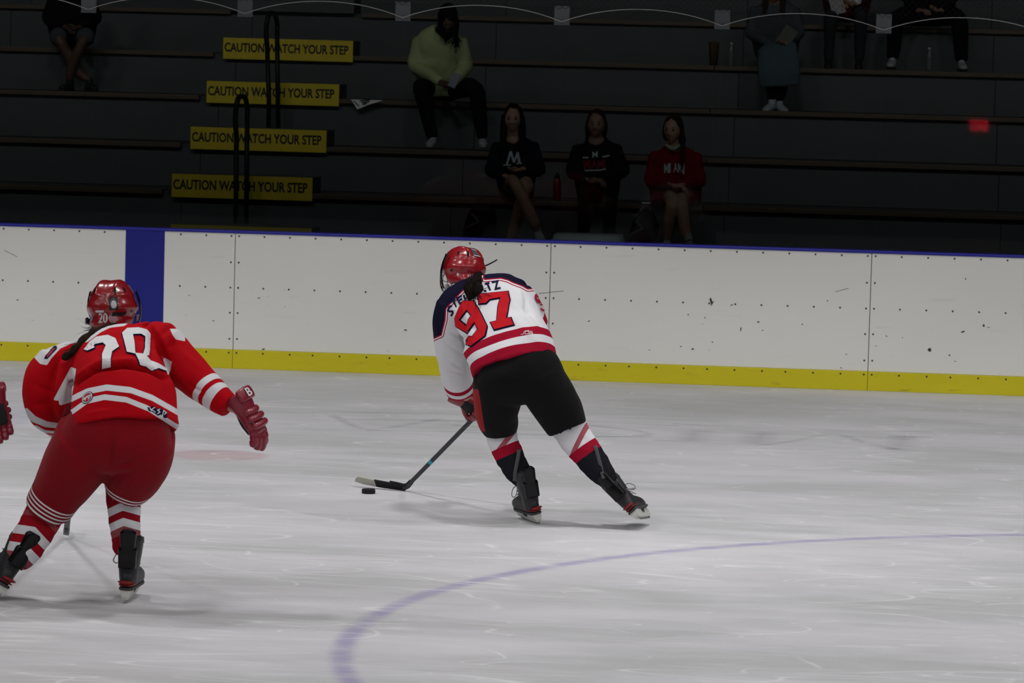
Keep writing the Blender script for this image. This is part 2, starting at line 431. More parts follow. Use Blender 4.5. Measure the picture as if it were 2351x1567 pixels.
# ------------------------------------------------------------------ dasher boards
def board_mat():
    t = NT('board_plastic'); p = t.pos()
    n1 = t.noise(p, 0.9, 4); col = t.mix(n1, (0.78, 0.78, 0.735), (0.84, 0.84, 0.79))
    def specks(scale, thr, sxyz, rot):
        q = t.mapping(p, sxyz, (0, rot, 0)); v = t.n('ShaderNodeTexVoronoi'); t.l(q, v.inputs['Vector']); v.inputs['Scale'].default_value = scale
        keep = t.step(t.noise(p, 1.7, 3, .6), 0.44, 0.62)
        return t.math('MULTIPLY', t.math('SUBTRACT', 1.0, t.step(v.outputs['Distance'], thr * .4, thr)), keep)
    s = t.math('MAXIMUM', specks(5.0, .075, (1, 1, 2.6), 0.35), specks(8.0, .055, (1, 1, 3.2), -0.3))
    low = t.n('ShaderNodeSeparateXYZ'); t.l(p, low.inputs[0])
    hz = t.step(t.math('SUBTRACT', 1.0, low.outputs[2]), 0.12, 0.5)
    col = t.mix(t.math('MULTIPLY', t.math('MULTIPLY', s, hz), 0.85), col, (0.10, 0.10, 0.10))
    sm = t.step(t.noise(t.mapping(p, (1.2, 1, 9)), 2.0, 4, 0.6), 0.60, 0.78)
    col = t.mix(t.math('MULTIPLY', sm, 0.16), col, (0.40, 0.40, 0.42))
    t.set(col, 0.42, spec=0.4); return t.m
def kick_mat():
    t = NT('kick_plastic'); p = t.pos()
    n1 = t.noise(t.mapping(p, (1, 1, 3)), 2.2, 5, .65); col = t.mix(n1, (0.60, 0.52, 0.004), (0.68, 0.60, 0.010))
    d = t.step(t.noise(t.mapping(p, (2.2, 1, 10)), 2.0, 5, 0.7), 0.56, 0.74)
    z = t.n('ShaderNodeSeparateXYZ'); t.l(p, z.inputs[0]); lo = t.math('SUBTRACT', 1.0, t.step(z.outputs[2], 0.0, 0.06))
    col = t.mix(t.math('MULTIPLY', d, t.math('ADD', 0.28, t.math('MULTIPLY', lo, 0.4))), col, (0.24, 0.19, 0.01))
    t.set(col, 0.45, spec=0.4); return t.m
M_BOARD, M_KICK = board_mat(), kick_mat()
M_BLUE = plain('blue_plastic', (0.016, 0.022, 0.24), 0.4, var=.15, scale=3)
M_CAP = plain('cap_rail_blue', (0.030, 0.030, 0.34), 0.35, var=.1, scale=3)
M_DARK = plain('dark_frame', (0.02, 0.02, 0.022), 0.7)
M_SCREW = plain('screw_head', (0.05, 0.05, 0.05), 0.5)
bd = empty('dasher_boards', (0, 0, 0), 'white plastic rink boards with yellow kick strip and blue top rail', 'rink boards')
XL, XR = -12.5, 12.5
ks = range(-8, 8); sb = MB(); g = 0.0025
def screw(x, z, y, r=.0078):
    n = 8; V = [(x + r * math.cos(a), y, z + r * math.sin(a)) for a in np.arange(n) * 2 * math.pi / n] + [(x + .6 * r * math.cos(a), y - .003, z + .6 * r * math.sin(a)) for a in np.arange(n) * 2 * math.pi / n]
    sb.add(V, [(i, (i + 1) % n, n + (i + 1) % n, n + i) for i in range(n)] + [tuple(n + i for i in range(n))])
pan = kp = None
for k in ks:
    x = SEAM0 + PANEL * k
    if pan is None:
        pan = MB().box((PANEL / 2, .006, (ZT + ZK) / 2), (PANEL - 2 * g, .012, ZT - ZK - .002), bev=.0015).obj('panel', M_BOARD, bd)
        kp = MB().box((PANEL / 2, -.003, ZK / 2), (PANEL - g, .022, ZK), bev=.003).obj('kick_plate', M_KICK, bd)
        a, b = pan, kp
    else:
        a, b = pan.copy(), kp.copy(); COL.objects.link(a); COL.objects.link(b)
    a.location = (x, 0, 0); b.location = (x, 0, 0)
    for i, dx in enumerate([.030] + [.226 + .1986 * j for j in range(11)] + [PANEL - .030]):
        screw(x + dx, ZT - .022, -.0002); screw(x + dx, ZT - .42, -.0002)
        if i in (0, 12):
            for dz in (.225, .614, .815): screw(x + dx, ZT - dz, -.0002)
        screw(x + dx + (.01 * (i % 3) if 0 < i < 12 else 0), ZK - .024, -.0142)
sb.obj('screws', M_SCREW, bd)['kind'] = 'stuff'
MB().box((BLUE_X, -.0015, (ZT + ZK) / 2), (.3048, .004, ZT - ZK)).obj('line_stripe', M_BLUE, bd, label='dark blue stripe marking the blue line')
MB().box((0, .07, ZT + .010), (46, .16, .020), bev=.005).obj('cap_rail', M_CAP, bd)
fr = MB(); fr.box((0, .018, .5), (46, .01, 1.0))
for k in range(-16, 17): fr.box((SEAM0 + 1.219 * k, .075, .51), (.06, .10, 1.02))
fr.obj('board_frame', M_DARK, bd)
# black puck scuffs, each where it was hit
M_SCUFF = plain('puck_rubber_mark', (0.05, 0.05, 0.05), 0.7)
mk = MB()
def mark(px, py, w, h, ang, seed):
    c = at(px, py, 0.0); r = random.Random(seed); n = 9
    V = [(c[0], -.0008, c[2])]
    for i in range(n):
        a = 2 * math.pi * i / n; q = 1 + r.uniform(-.35, .35); u, v = w * q * math.cos(a), h * q * math.sin(a)
        V.append((c[0] + u * math.cos(ang) - v * math.sin(ang), -.0006, c[2] + u * math.sin(ang) + v * math.cos(ang)))
    mk.add(V, [(0, 1 + i, 1 + (i + 1) % n) for i in range(n)])
for i, s in enumerate([(1632, 690, .008, .026, .3), (1635, 696, .006, .02, -.4), (1629, 697, .004, .006, 0), (1352, 737, .012, .004, .5), (931, 757, .015, .005, -.15), (1741, 739, .009, .005, .1), (1618, 729, .010, .003, .2), (1636, 785, .010, .004, -.1),
        (1563, 795, .009, .004, .1), (1491, 803, .010, .003, 0), (2211, 761, .014, .007, .3), (2134, 803, .014, .014, 0), (2258, 747, .009, .010, .4), (1943, 813, .011, .003, .1), (1931, 844, .010, .003, -.3), (2035, 771, .007, .004, -.3),
        (2217, 640, .004, .010, .4), (1680, 700, .012, .004, .5), (1701, 755, .005, .018, -.1), (1751, 758, .009, .003, .2), (1580, 722, .006, .004, .3), (605, 801, .013, .005, .3), (434, 678, .011, .002, .2), (594, 684, .011, .004, .1),
        (490, 736, .010, .003, .1), (2072, 775, .004, .004, .3), (2193, 829, .009, .003, .1), (1590, 801, .010, .006, .2), (1842, 744, .008, .005, .2), (1900, 690, .007, .004, .2), (40, 688, .010, .004, .2), (2180, 815, .010, .006, .5)]):
    mark(*s[:5], seed=i)
for a, b in (((1237, 674), (1294, 668)), ((10, 575), (40, 590)), ((1918, 670), (1948, 662))):
    p, q = at(*a, 0), at(*b, 0); p[1] = q[1] = -.0006; mk.add([p, q, q + (0, 0, .004), p + (0, 0, .004)], [(0, 1, 2, 3)])
mk.obj('scuff_marks', M_SCUFF, bd)['kind'] = 'stuff'

# ------------------------------------------------------------------ glass, clips, netting
def glass_mat():
    t = NT('rink_glass'); tr = t.n('ShaderNodeBsdfTransparent'); gl = t.n('ShaderNodeBsdfGlossy'); mx = t.n('ShaderNodeMixShader')
    tr.inputs[0].default_value = (0.93, 0.95, 0.95, 1); gl.inputs['Roughness'].default_value = 0.02
    mx.inputs[0].default_value = 0.006
    t.l(tr.outputs[0], mx.inputs[1]); t.l(gl.outputs[0], mx.inputs[2]); t.l(mx.outputs[0], t.out.inputs[0]); return t.m
M_GLASS = glass_mat(); M_CLIP = plain('brushed_aluminium', (0.10, 0.108, 0.115), 0.5, .0); M_ROPE = plain('white_cord', (.36, .36, .35), .8); M_NET = plain('black_net_twine', (.012, .012, .014), .9)
GX0 = at(1290, 60, .06)[0]; GZ = 2.84
sg_ = empty('rink_shield', (0, 0, 0), 'row of clear acrylic panes with grey top clips above the boards', 'rink glass')
gp = cl = bolt = None
for k in range(-13, 13):
    x = GX0 + 1.219 * k
    if gp is None:
        gp = MB().box((0, .06, (ZT + .022 + GZ) / 2), (1.2135, .012, GZ - ZT - .022)).obj('pane', M_GLASS, sg_); a = gp
        cl = MB().box((0, .045, GZ - .065), (.118, .010, .145), bev=.003).obj('clip', M_CLIP, sg_); b2 = cl
        bb = MB(); bb.add(*ball((0, .038, GZ - .112), .009, 8, 6)); bolt = bb.obj('bolt', M_CLIP, sg_, smooth=True); bolt.parent = cl
    else:
        a = gp.copy(); b2 = cl.copy(); b3 = bolt.copy()
        for o_ in (a, b2, b3): COL.objects.link(o_)
        b3.parent = b2
    a.location = (x + .6095, 0, 0); b2.location = (x, 0, 0)
nt = empty('safety_net', (0, .045, GZ), 'fine dark safety netting with white bottom cord tied to clips', 'netting')
P = []
for k in range(-13, 12):
    for j in range(14):
        u = j / 14; P.append((GX0 + 1.219 * (k + u), .024, GZ - .112 + .108 * (1 - abs(2 * u - 1) ** 2.1)))
MB().tube(P, .0034, 6).obj('cord', M_ROPE, nt, smooth=True)
nb = MB(); s_ = .05
for i in range(-250, 251):
    x = i * s_
    for sg in (1, -1):
        z0 = GZ - .02; nb.box((x, .038, z0 + .45), (.0016, .0016, 1.27), M=[[.7071, 0, sg * .7071], [0, 1, 0], [-sg * .7071, 0, .7071]])
nb.obj('net_mesh', M_NET, nt)['kind'] = 'stuff'

# ------------------------------------------------------------------ bleachers
YN = [4.2 + .9 * k for k in range(-1, 8)]                           # front edge of each tier, first is the walkway
zz = {1: at(1250, 462, 4.2)[2], 2: at(1250, 353, 5.1)[2], 3: at(1250, 241, 6.0)[2], 4: at(1250, 141, 6.9)[2], 5: at(1250, 42, 7.8)[2]}
ZN = [zz[1] - .43, zz[1], zz[2], zz[3], zz[4], zz[5], zz[5] + .41, zz[5] + .82, zz[5] + 1.23]
M_RISER = plain('painted_riser', (0.060, 0.066, 0.073), .75, var=.18, scale=2.2); M_TREAD = plain('painted_tread', (0.05, 0.055, 0.06), .8, var=.2, scale=4)
def wood_mat():
    t = NT('bleacher_wood'); v = t.obj(); n1 = t.noise(t.mapping(v, (1.2, 26, 26)), 1.5, 5, .6)
    t.set(t.mix(n1, (0.040, 0.027, 0.016), (0.075, 0.052, 0.032)), .6); return t.m
M_WOOD = wood_mat()
AISLE = {k: (at(lx, y, YN[k])[0], at(rx, y, YN[k])[0]) for k, lx, rx, y in ((1, 374, 707, 450), (2, 416, 738, 340), (3, 459, 768, 230), (4, 492, 799, 130))}
AISLE[0] = (AISLE[1][0] - .03, AISLE[1][1] + .03); AISLE[5] = AISLE[4]; AISLE[6] = AISLE[4]; AISLE[7] = AISLE[4]; AISLE[8] = AISLE[4]
BX0, BX1 = -18.0, 16.0
names = ['walkway level behind the rink boards', 'lowest tier', 'second tier up', 'third tier up', 'fourth tier up', 'fifth tier up', 'sixth tier up', 'seventh tier up', 'topmost tier']
for k in range(9):
    y, z = YN[k], ZN[k]; zb = ZN[k - 1] if k else 0.0; y2 = YN[k + 1] if k < 8 else y + .9
    lab = 'grey bleacher tier with brown plank seat edge, ' + names[k] if k else 'dark raised walkway level right behind the rink boards'
    tr_ = empty('bleacher_tier', (0, y, z), lab, 'bleacher', 'bleacher tiers behind the glass')
    MB().box(((BX0 + BX1) / 2, (y + .044 + y2 + .016) / 2, z - .03), (BX1 - BX0, y2 - y - .030, .05)).obj('tread', M_TREAD, tr_)
    x = BX0
    while x < BX1 - .1:                                            # riser sheets butt-jointed side by side
        MB().box((x + 1.2, y + .030, (z + zb) / 2 - .022), (2.394, .02, z - zb - .046)).obj('riser_panel', M_RISER, tr_); x += 2.4
    if k:
        for a_, b_ in ((BX0, AISLE[k][0]), (AISLE[k][1], BX1)):
            n = max(1, round((b_ - a_) / 3.66)); w = (b_ - a_) / n
            for i in range(n): MB().box((a_ + w * (i + .5), y + .11, z - .018), (w - .006, .27, .044), bev=.006).obj('seat_plank', M_WOOD, tr_)
M_STEP = plain('step_paint', (0.06, 0.065, 0.07), .8, var=.2, scale=4); M_YEL = plain('sign_yellow', (0.50, 0.40, 0.025), .55, var=.12, scale=6); M_INK = plain('sign_black', (0.012, 0.012, 0.012), .6)
corners = {1: [(395, 399), (718, 407), (716, 461), (393, 452)], 2: [(438, 291), (750, 299), (748, 348), (436, 344)], 3: [(475, 185), (779, 194), (778, 243), (473, 236)], 4: [(513, 86), (811, 94), (808, 141), (511, 136)]}
where = {1: 'lowest of the four', 2: 'second of four from the bottom', 3: 'third of four from the bottom', 4: 'highest of the four'}
for k in range(0, 6):
    kk = min(max(k, 1), 4); yf = YN[k] - .035
    c = corners[kk]; xl = at(*c[0], yf)[0]; xr = at(*c[1], yf)[0]
    if k in corners: zt_ = (at(*c[0], yf)[2] + at(*c[1], yf)[2]) / 2; zb_ = (at(*c[3], yf)[2] + at(*c[2], yf)[2]) / 2
    else: zt_, zb_ = ZN[k] + .172, ZN[k] - .04
    st = MB().box(((xl + xr) / 2, yf + .004 + .25, (zt_ + ZN[k] - .003) / 2), (xr - xl, .50, zt_ - ZN[k] + .003), bev=.003).obj('aisle_step', M_STEP)
    tag(st, 'dark aisle half step carrying the ' + (where[k] + ' yellow caution signs' if k in where else ('yellow edge just above the boards' if k == 0 else 'topmost aisle tread, above the signs')), 'step', 'half steps up the aisle')
    if k == 5: continue
    s = empty('caution_sign', ((xl + xr) / 2, yf, zb_), ('yellow caution sign with black capital letters, ' + where[k]) if k in where else 'yellow step edge sign half hidden just above the boards', 'sign', 'yellow caution signs on the aisle steps')
    MB().box(((xl + xr) / 2, yf, (zt_ + zb_) / 2), (xr - xl, .004, zt_ - zb_)).obj('sign_plate', M_YEL, s)
    if k in corners:
        TV, TF = text_flat('CAUTION WATCH YOUR STEP', bold=.028); W = xr - xl; H = zt_ - zb_
        V = np.c_[xl + W * (.022 + .955 * TV[:, 0] - .012), np.full(len(TV), yf - .0032), zb_ + H * (.33 + .44 * TV[:, 1])]
        mesh_obj('lettering', V, TF, M_INK, s, smooth=False)
M_RAIL = plain('black_painted_steel', (0.006, 0.006, 0.007), .5, .2)
def handrail(label, xb, zb, zt, yb, xt, loop):
    """a centre aisle rail seen end-on: two posts, a sloping top tube with rounded ends, base plates"""
    h = empty('aisle_handrail', (xb, yb, zb), label, 'handrail', 'handrails in the middle of the aisle')
    L = .29; rise = 0.0; r = .022
    MB().tube([(xb, yb, zb), (xb, yb, zb + .4), (xt - .012, yb, zt - loop)], r, 10).obj('post', M_RAIL, h, smooth=True)
    MB().tube([(xb + .05, yb + L, zb + rise), (xt + .03, yb + L, zt - loop * .5)], r, 10).obj('post', M_RAIL, h, smooth=True)
    P = [(xt - .012, yb, zt - loop), (xt - .022, yb - .02, zt - loop * .6), (xt - .012, yb - .02, zt - .06), (xt + .0, yb + .03, zt - .005), (xt + .008, yb + .12, zt), (xt + .018, yb + L - .06, zt - .01), (xt + .03, yb + L, zt - .10), (xt + .03, yb + L, zt - loop * .5)]
    MB().tube(spline(P, 5), r * 1.05, 10).obj('rail', M_RAIL, h, smooth=True)
    for yy, z0 in ((yb, zb), (yb + L, zb + rise)):
        MB().box((xb + (0.05 if yy > yb else 0), yy, z0 + .012), (.16, .14, .024), bev=.004).obj('base_plate', M_RAIL, h)
p0 = at(541, 487, 3.8); p1 = at(548, 222, 3.8)
handrail('lower black aisle handrail standing before the bottom two caution signs', p0[0], ZN[0], p1[2], 3.80, p1[0], .34)
p0 = at(617, 255, 5.6); p1 = at(618, 30, 5.6)
handrail('upper black aisle handrail standing before the top two caution signs', p0[0], ZN[2], p1[2], 5.60, p1[0], .30)

# room shell
M_WALL = plain('dark_block_wall', (0.03, 0.033, 0.04), .85, var=.2, scale=1.5)
def slab(name, c, d): tag(MB().box(c, d).obj(name, M_WALL), kind='structure')
slab('wall_back', (0, 13.4, 4.5), (60, .3, 9.6)); slab('ceiling', (0, -8, 9.3), (60, 46, .2)); slab('wall_front', (0, -31.0, 4.5), (60, .3, 9.6))
slab('wall_left', (-30, -8.8, 4.5), (.3, 44.6, 9.6)); slab('wall_right', (30, -8.8, 4.5), (.3, 44.6, 9.6))
tag(MB().box((0, 1.75, -.02), (60, 3.4, .04)).obj('trim_1', M_TREAD), kind='structure')
# fixtures that carry the rink lamps
M_FIX = plain('fixture_metal', (.25, .25, .25), .5)
ORD = ('first', 'second', 'third', 'fourth', 'fifth', 'sixth', 'seventh', 'eighth')
for i_, o in enumerate([o for o in SC.objects if o.type == 'LIGHT' and o.name.startswith('rink')]):
    x, y, z = o.location
    f_ = MB().box((x, y, z + .09), (1.6, .7, .12), bev=.01).obj('ceiling_light', M_FIX)
    tag(f_, 'metal lamp housing, ' + ORD[i_ // 8] + ' row from the boards, ' + ORD[i_ % 8] + ' from the left', 'ceiling light', 'lamp housings over the ice')
# exit sign high on the far wall behind the viewer; the shield glass mirrors it
h = at(2246, 288, .054); d = nrm(ray(2246, 288)); d = np.array([d[0], -d[1], d[2]]); ep = h + d * ((-30.8 - h[1]) / d[1])
ex = empty('exit_sign', ep, 'red lit exit sign mirrored in the shield glass, far right', 'sign')
MB().box(ep - (0, .04, 0), (.36, .06, .24), bev=.01).obj('housing', plain('sign_housing', (.3, .3, .3), .5), ex)
t_ = NT('exit_red_lamp'); t_.set((.3, .0, .0), .5); t_.b.inputs['Emission Color'].default_value = (1, .02, .04, 1); t_.b.inputs['Emission Strength'].default_value = 25.0
TV, TF = text_flat('EXIT', bold=.03)
MB().box(ep - (0, .006, 0), (.32, .012, .20)).obj('face', plain('sign_face_dim', (.20, .01, .01), .5), ex)
V = np.c_[ep[0] + .14 - .28 * TV[:, 0], np.full(len(TV), ep[1] + .004), ep[2] - .08 + .16 * TV[:, 1]]
mesh_obj('lettering', V, TF, t_.m, ex, smooth=False)

# ------------------------------------------------------------------ small things on the tiers
def lathe(prof, c, n=20):
    V = [(c[0] + r * math.cos(2 * math.pi * k / n), c[1] + r * math.sin(2 * math.pi * k / n), c[2] + z) for r, z in prof for k in range(n)]
    m = len(prof); F = [(i * n + k, i * n + (k + 1) % n, (i + 1) * n + (k + 1) % n, (i + 1) * n + k) for i in range(m - 1) for k in range(n)]
    F += [tuple(range(n - 1, -1, -1)), tuple((m - 1) * n + k for k in range(n))]; return V, F
def lathe_obj(name, prof, c, mat, parent): return mesh_obj(name, *lathe(prof, c), mat, parent)
def stand(px, py, k, dy=.12): p = at(px, py, YN[k] + dy); p[2] = ZN[k] + .005; return p
p = stand(1278, 462, 1); b = empty('water_bottle', p, 'red metal water bottle standing on the lowest tier between two girls', 'bottle')
lathe_obj('body', [(.030, 0), (.036, .006), (.036, .165), (.030, .185), (.022, .195), (.022, .2)], p, plain('bottle_red', (.17, .006, .01), .4), b)
lathe_obj('cap', [(.025, .2), (.026, .222), (.020, .232), (.010, .236), (.009, .25)], p, M_INK, b)
M_CLEAR = plain('cloudy_plastic', (.08, .09, .095), .3); M_WCAP = plain('white_plastic', (.30, .31, .31), .5)
for px, k, lab in ((1678, 4, 'clear plastic water bottle with white cap beside the brown paper cup'), (2133, 4, 'clear plastic water bottle standing between a pair of white shoes')):
    p = stand(px, 145, k, .16); b = empty('water_bottle', p, lab, 'bottle')
    lathe_obj('body', [(.028, 0), (.032, .008), (.031, .05), (.033, .06), (.031, .07), (.033, .12), (.030, .15), (.014, .19), (.013, .2)], p, M_CLEAR, b)
    lathe_obj('cap', [(.016, .198), (.016, .218), (.013, .221)], p, M_WCAP, b)
p = stand(1638, 145, 4, .14); b = empty('paper_cup', p, 'tall brown paper cup on the fourth tier beside a clear bottle', 'cup')
lathe_obj('body', [(.036, 0), (.050, .20), (.052, .205), (.050, .208)], p, plain('brown_paper', (.055, .033, .018), .8), b); lathe_obj('lid', [(.053, .206), (.053, .216), (.045, .222)], p, plain('brown_lid', (.045, .028, .016), .7), b)
# programme sheet hanging over the third tier edge
q = [at(806, 228, 5.93), at(880, 230, 5.93), at(845, 241, 5.93), at(820, 251, 5.93)]
pf = [(0, 1, 2, 3)]; sh = empty('paper_sheet', q[0], 'white printed paper sheet hanging over the third tier edge by the aisle', 'paper')
mesh_obj('sheet', np.array(q + [a + (0, .004, 0) for a in q]), [(0, 1, 2, 3), (7, 6, 5, 4), (0, 4, 5, 1), (1, 5, 6, 2), (2, 6, 7, 3), (3, 7, 4, 0)], plain('white_paper', (.60, .62, .64), .7), sh, smooth=False)
pr = MB()
for a_, b_ in (((812, 233), (824, 245)), ((826, 233), (850, 231)), ((830, 237), (848, 235)), ((832, 241), (842, 239))):
    u, v = at(*a_, 5.927), at(*b_, 5.927); pr.add([u, v, v + (0, 0, .012), u + (0, 0, .012)], [(0, 1, 2, 3)])
pr.obj('print', M_INK, sh)
p = stand(1484, 468, 1, .03); ph = empty('phone', p, 'pale phone lying on the lowest tier beside the girl in red', 'phone')
MB().box(p + (0, 0, .006), (.075, .15, .010), bev=.003).obj('case', plain('phone_case', (.55, .56, .57), .4), ph)
# bin with pale lid against the back of the boards
c = at(1350, 575, 1.1); bn = empty('storage_bin', (c[0], 1.1, 0), 'low grey storage bin with flat lid just behind the boards', 'bin')
w = 165 * mpp(c)
zl = at(1350, 541, .85)[2]
mesh_obj('body', *sweep([(c[0], 1.1, .0), (c[0], 1.1, zl - .06)], [w * .42, w * .46], [.24, .27], 20, U=(1, 0, 0), ex=6), plain('bin_grey', (.06, .07, .075), .5), bn)
mesh_obj('lid', *sweep([(c[0], 1.1, zl - .07), (c[0], 1.1, zl - .04), (c[0], 1.1, zl - .035), (c[0], 1.1, zl)], [w * .5, w * .5, w * .48, w * .47], [.29, .29, .28, .27], 24, U=(1, 0, 0), ex=6, sub=1), plain('bin_lid', (.10, .115, .12), .5), bn)
# bags on the walkway
M_BAG = plain('bag_nylon', (.007, .007, .008), .85, bump=.3, spec=.05); M_STRAP = plain('bag_strap_grey', (.06, .06, .065), .7)
for px, py, wpx, hpx, lab in ((1105, 512, 74, 92, 'black backpack with pale strap on the walkway beside bare legs'), (1480, 522, 66, 74, 'black slumped bag on the walkway between two girls')):
    c = at(px, py, 3.9); z0 = ZN[0]; hh = c[2] + hpx / 2 * mpp(c) - z0; a = wpx / 2 * mpp(c)
    bg = empty('backpack', (c[0], 3.9, z0), lab, 'bag')
    V, F, N = union([sweep([(c[0], 3.92, z0 + .01), (c[0] - .01, 3.92, z0 + hh * .4), (c[0] + .01, 3.94, z0 + hh * .75), (c[0] + .02, 3.95, z0 + hh)], [a * .95, a, a * .85, a * .4], [.13, .15, .13, .07], 24, U=(1, 0, 0), ex=3), ball((c[0], 3.78, z0 + hh * .3), (a * .7, .06, hh * .24))], .016, 4)
    mesh_obj('body', wrinkle(V, N, .012, 7), F, M_BAG, bg)
    MB().tube(spline([(c[0] - a * .55, 3.80, z0 + hh * .78), (c[0] - a * .1, 3.75, z0 + hh * .62), (c[0] - a * .75, 3.76, z0 + hh * .50), (c[0] - a * .92, 3.80, z0 + hh * .42)], 5), .012, 6).obj('strap', M_STRAP, bg, smooth=True)
    MB().tube(spline([(c[0] - .04, 3.93, z0 + hh), (c[0], 3.93, z0 + hh + .05), (c[0] + .05, 3.94, z0 + hh)], 5), .010, 6).obj('handle', M_STRAP, bg, smooth=True)
# ------------------------------------------------------------------ figure kit
def skin_mat(name, color, lip=(0.30, 0.09, 0.08), brow=(0.03, 0.02, 0.015)):
    if name in _mats: return _mats[name]
    t = NT(name); v = t.obj(); n1 = t.noise(v, 22, 3)
    c = t.mix(n1, tuple(k * .9 for k in color), tuple(min(1, k * 1.08) for k in color))
    c = t.mix(t.math('MULTIPLY', t.step(t.attr('lip'), .35, .7), .75), c, lip); c = t.mix(t.step(t.attr('brow'), .4, .7), c, brow)
    t.set(c, 0.55, spec=.35); t.b.inputs['Subsurface Weight'].default_value = 0.08; t.b.inputs['Subsurface Radius'].default_value = (.02, .008, .005)
    _mats[name] = t.m; return t.m
M_EYEW = plain('eye_white', (.20, .19, .18), .5); M_EYED = plain('eye_dark', (.02, .012, .008), .2)
def head_mesh(n=56, m=44):
    ph = np.linspace(0, math.pi, m + 1)[:, None]; th = np.linspace(0, 2 * math.pi, n, endpoint=False)[None]
    dx, dy, dz = (np.sin(ph) * np.cos(th)).ravel(), (np.sin(ph) * np.sin(th)).ravel(), (np.cos(ph) * np.ones_like(th)).ravel()
    x, y, z = .075 * dx, .094 * dy, .118 * dz; t = np.clip(-dz, 0, 1)
    x = x * (1 - .36 * t ** 1.7); y = np.where(dy < 0, y * (1 - .45 * t), y * (1 - .05 * t)); y = y + .008 * t
    f = np.clip(dy, 0, 1) ** .5; ax = np.abs(x); G = lambda u, s: np.exp(-(u / s) ** 2)
    nose = np.clip((.020 - z) / .055, 0, 1) * np.clip((z + .047) / .010, 0, 1)
    y = y + f * (.024 * G(x, .0125) * nose - .011 * G(ax - .031, .015) * G(z - .004, .011) + .004 * G(z - .024, .009) * G(x, .05) + .005 * G(ax - .045, .02) * G(z + .03, .02)
                 + .006 * G(x, .021) * G(z + .064, .006) + .004 * G(x, .018) * G(z + .074, .005) - .003 * G(x, .024) * G(z + .069, .0025) + .007 * G(x, .02) * G(z + .098, .014))
    V = np.c_[x, y, z]; F = [(i * n + k, (i + 1) * n + k, (i + 1) * n + (k + 1) % n, i * n + (k + 1) % n) for i in range(m) for k in range(n)]
    lip = (dy > 0) * G(x, .022) ** .5 * G(z + .068, .010); brow = (dy > .2) * G(ax - .032, .018) * G(z - .025 + .15 * (ax - .032), .0055)
    L = list(V); Fs = list(F)
    for s in (1, -1):
        e, ef = ball((s * .076, -.008, -.008), (.009, .019, .031), 12, 8); b = len(L); L += list(e); Fs += [tuple(i + b for i in q) for q in ef]
    k = len(L) - len(V); return np.array(L), Fs, np.r_[lip, np.zeros(k)], np.r_[brow, np.zeros(k)]
HEAD = head_mesh()
def eyes(c, R, parent):
    for s in (1, -1):
        p = np.asarray(c) + R @ np.array([s * .031, .0755, .004])
        V, F = ball(p, .0125, 12, 8, R @ np.array([[1, 0, 0], [0, 0, 1], [0, -1, 0]]).T)
        cen = (V[np.array(F)].mean(1) - p) @ R[:, 1]
        mesh_obj('eye', V, F, None, parent, mats=[M_EYEW, M_EYED], fmat=(cen > .0095).astype(int))
def hand_parts(w, d, side, curl=0.5, s=1.0, spread=.12):
    """w wrist, d pointing along the palm, side towards the thumb; palm faces cross(side, d)"""
    d = nrm(d); side = nrm(side - d * (np.asarray(side) @ d)); pal = np.cross(side, d); out = []
    w = np.asarray(w, float)
    out.append(sweep([w - d * .02 * s, w + d * .02 * s, w + d * .06 * s, w + d * .088 * s], [.026 * s, .033 * s, .040 * s, .038 * s], [.019 * s, .017 * s, .015 * s, .012 * s], 14, U=side, ex=2.6, sub=3, dome=(.01, .008)))
    for i, (L, o) in enumerate(((.066, .029), (.074, .010), (.069, -.009), (.054, -.027))):
        p = w + d * (.080 - .004 * abs(i - 1)) * s + side * o * s; a = 0; P = [p - d * .02 * s, p]
        for q, fr in enumerate((.45, .32, .23)):
            a += curl * (.55, .85, .6)[q]; dd = math.cos(a) * nrm(d + side * spread * (1 - i) * .6) + math.sin(a) * pal
            P.append(P[-1] + dd * L * fr * s)
        out.append(tube(spline(P, 3), np.linspace(.0095, .0070, 13) * s, 8))
    p = w + d * .018 * s + side * .026 * s; t1 = nrm(side * .75 + d * .65 + pal * .35)
    P = [p - t1 * .012 * s, p + t1 * .030 * s, p + t1 * .055 * s + pal * .006 * s * curl, p + t1 * .062 * s + d * .018 * s + pal * .014 * s * curl]
    out.append(tube(spline(P, 3), np.linspace(.0125, .0085, 10) * s, 8)); return out
def body_obj(parent, parts, mat, head=None, hands=(), voxel=.011):
    """one continuous body: trunk, limbs and neck fused, head and hands grown on"""
    V, F, N = union(parts, voxel, 3); mb = MB().add(V, F); lip = [0] * len(V); brow = [0] * len(V)
    if head is not None:
        c, R = head; mb.add(HEAD[0] @ R.T + np.asarray(c), HEAD[1]); lip += list(HEAD[2]); brow += list(HEAD[3])
    for h in hands:
        for v, f in h: mb.add(v, f)
    k = len(mb.V) - len(lip); lip += [0] * k; brow += [0] * k
    o = mb.obj('body', mat, parent, smooth=True, attrs={'lip': lip, 'brow': brow})
    if head is not None: eyes(head[0], head[1], o)
    return o
def limb(P, R, n=16):
    R = list(R); return sweep(P, R, R, n, U=None, sub=4, dome=(R[0] * .6, R[-1] * .6), view=(0.13, 0.99, 0.05))
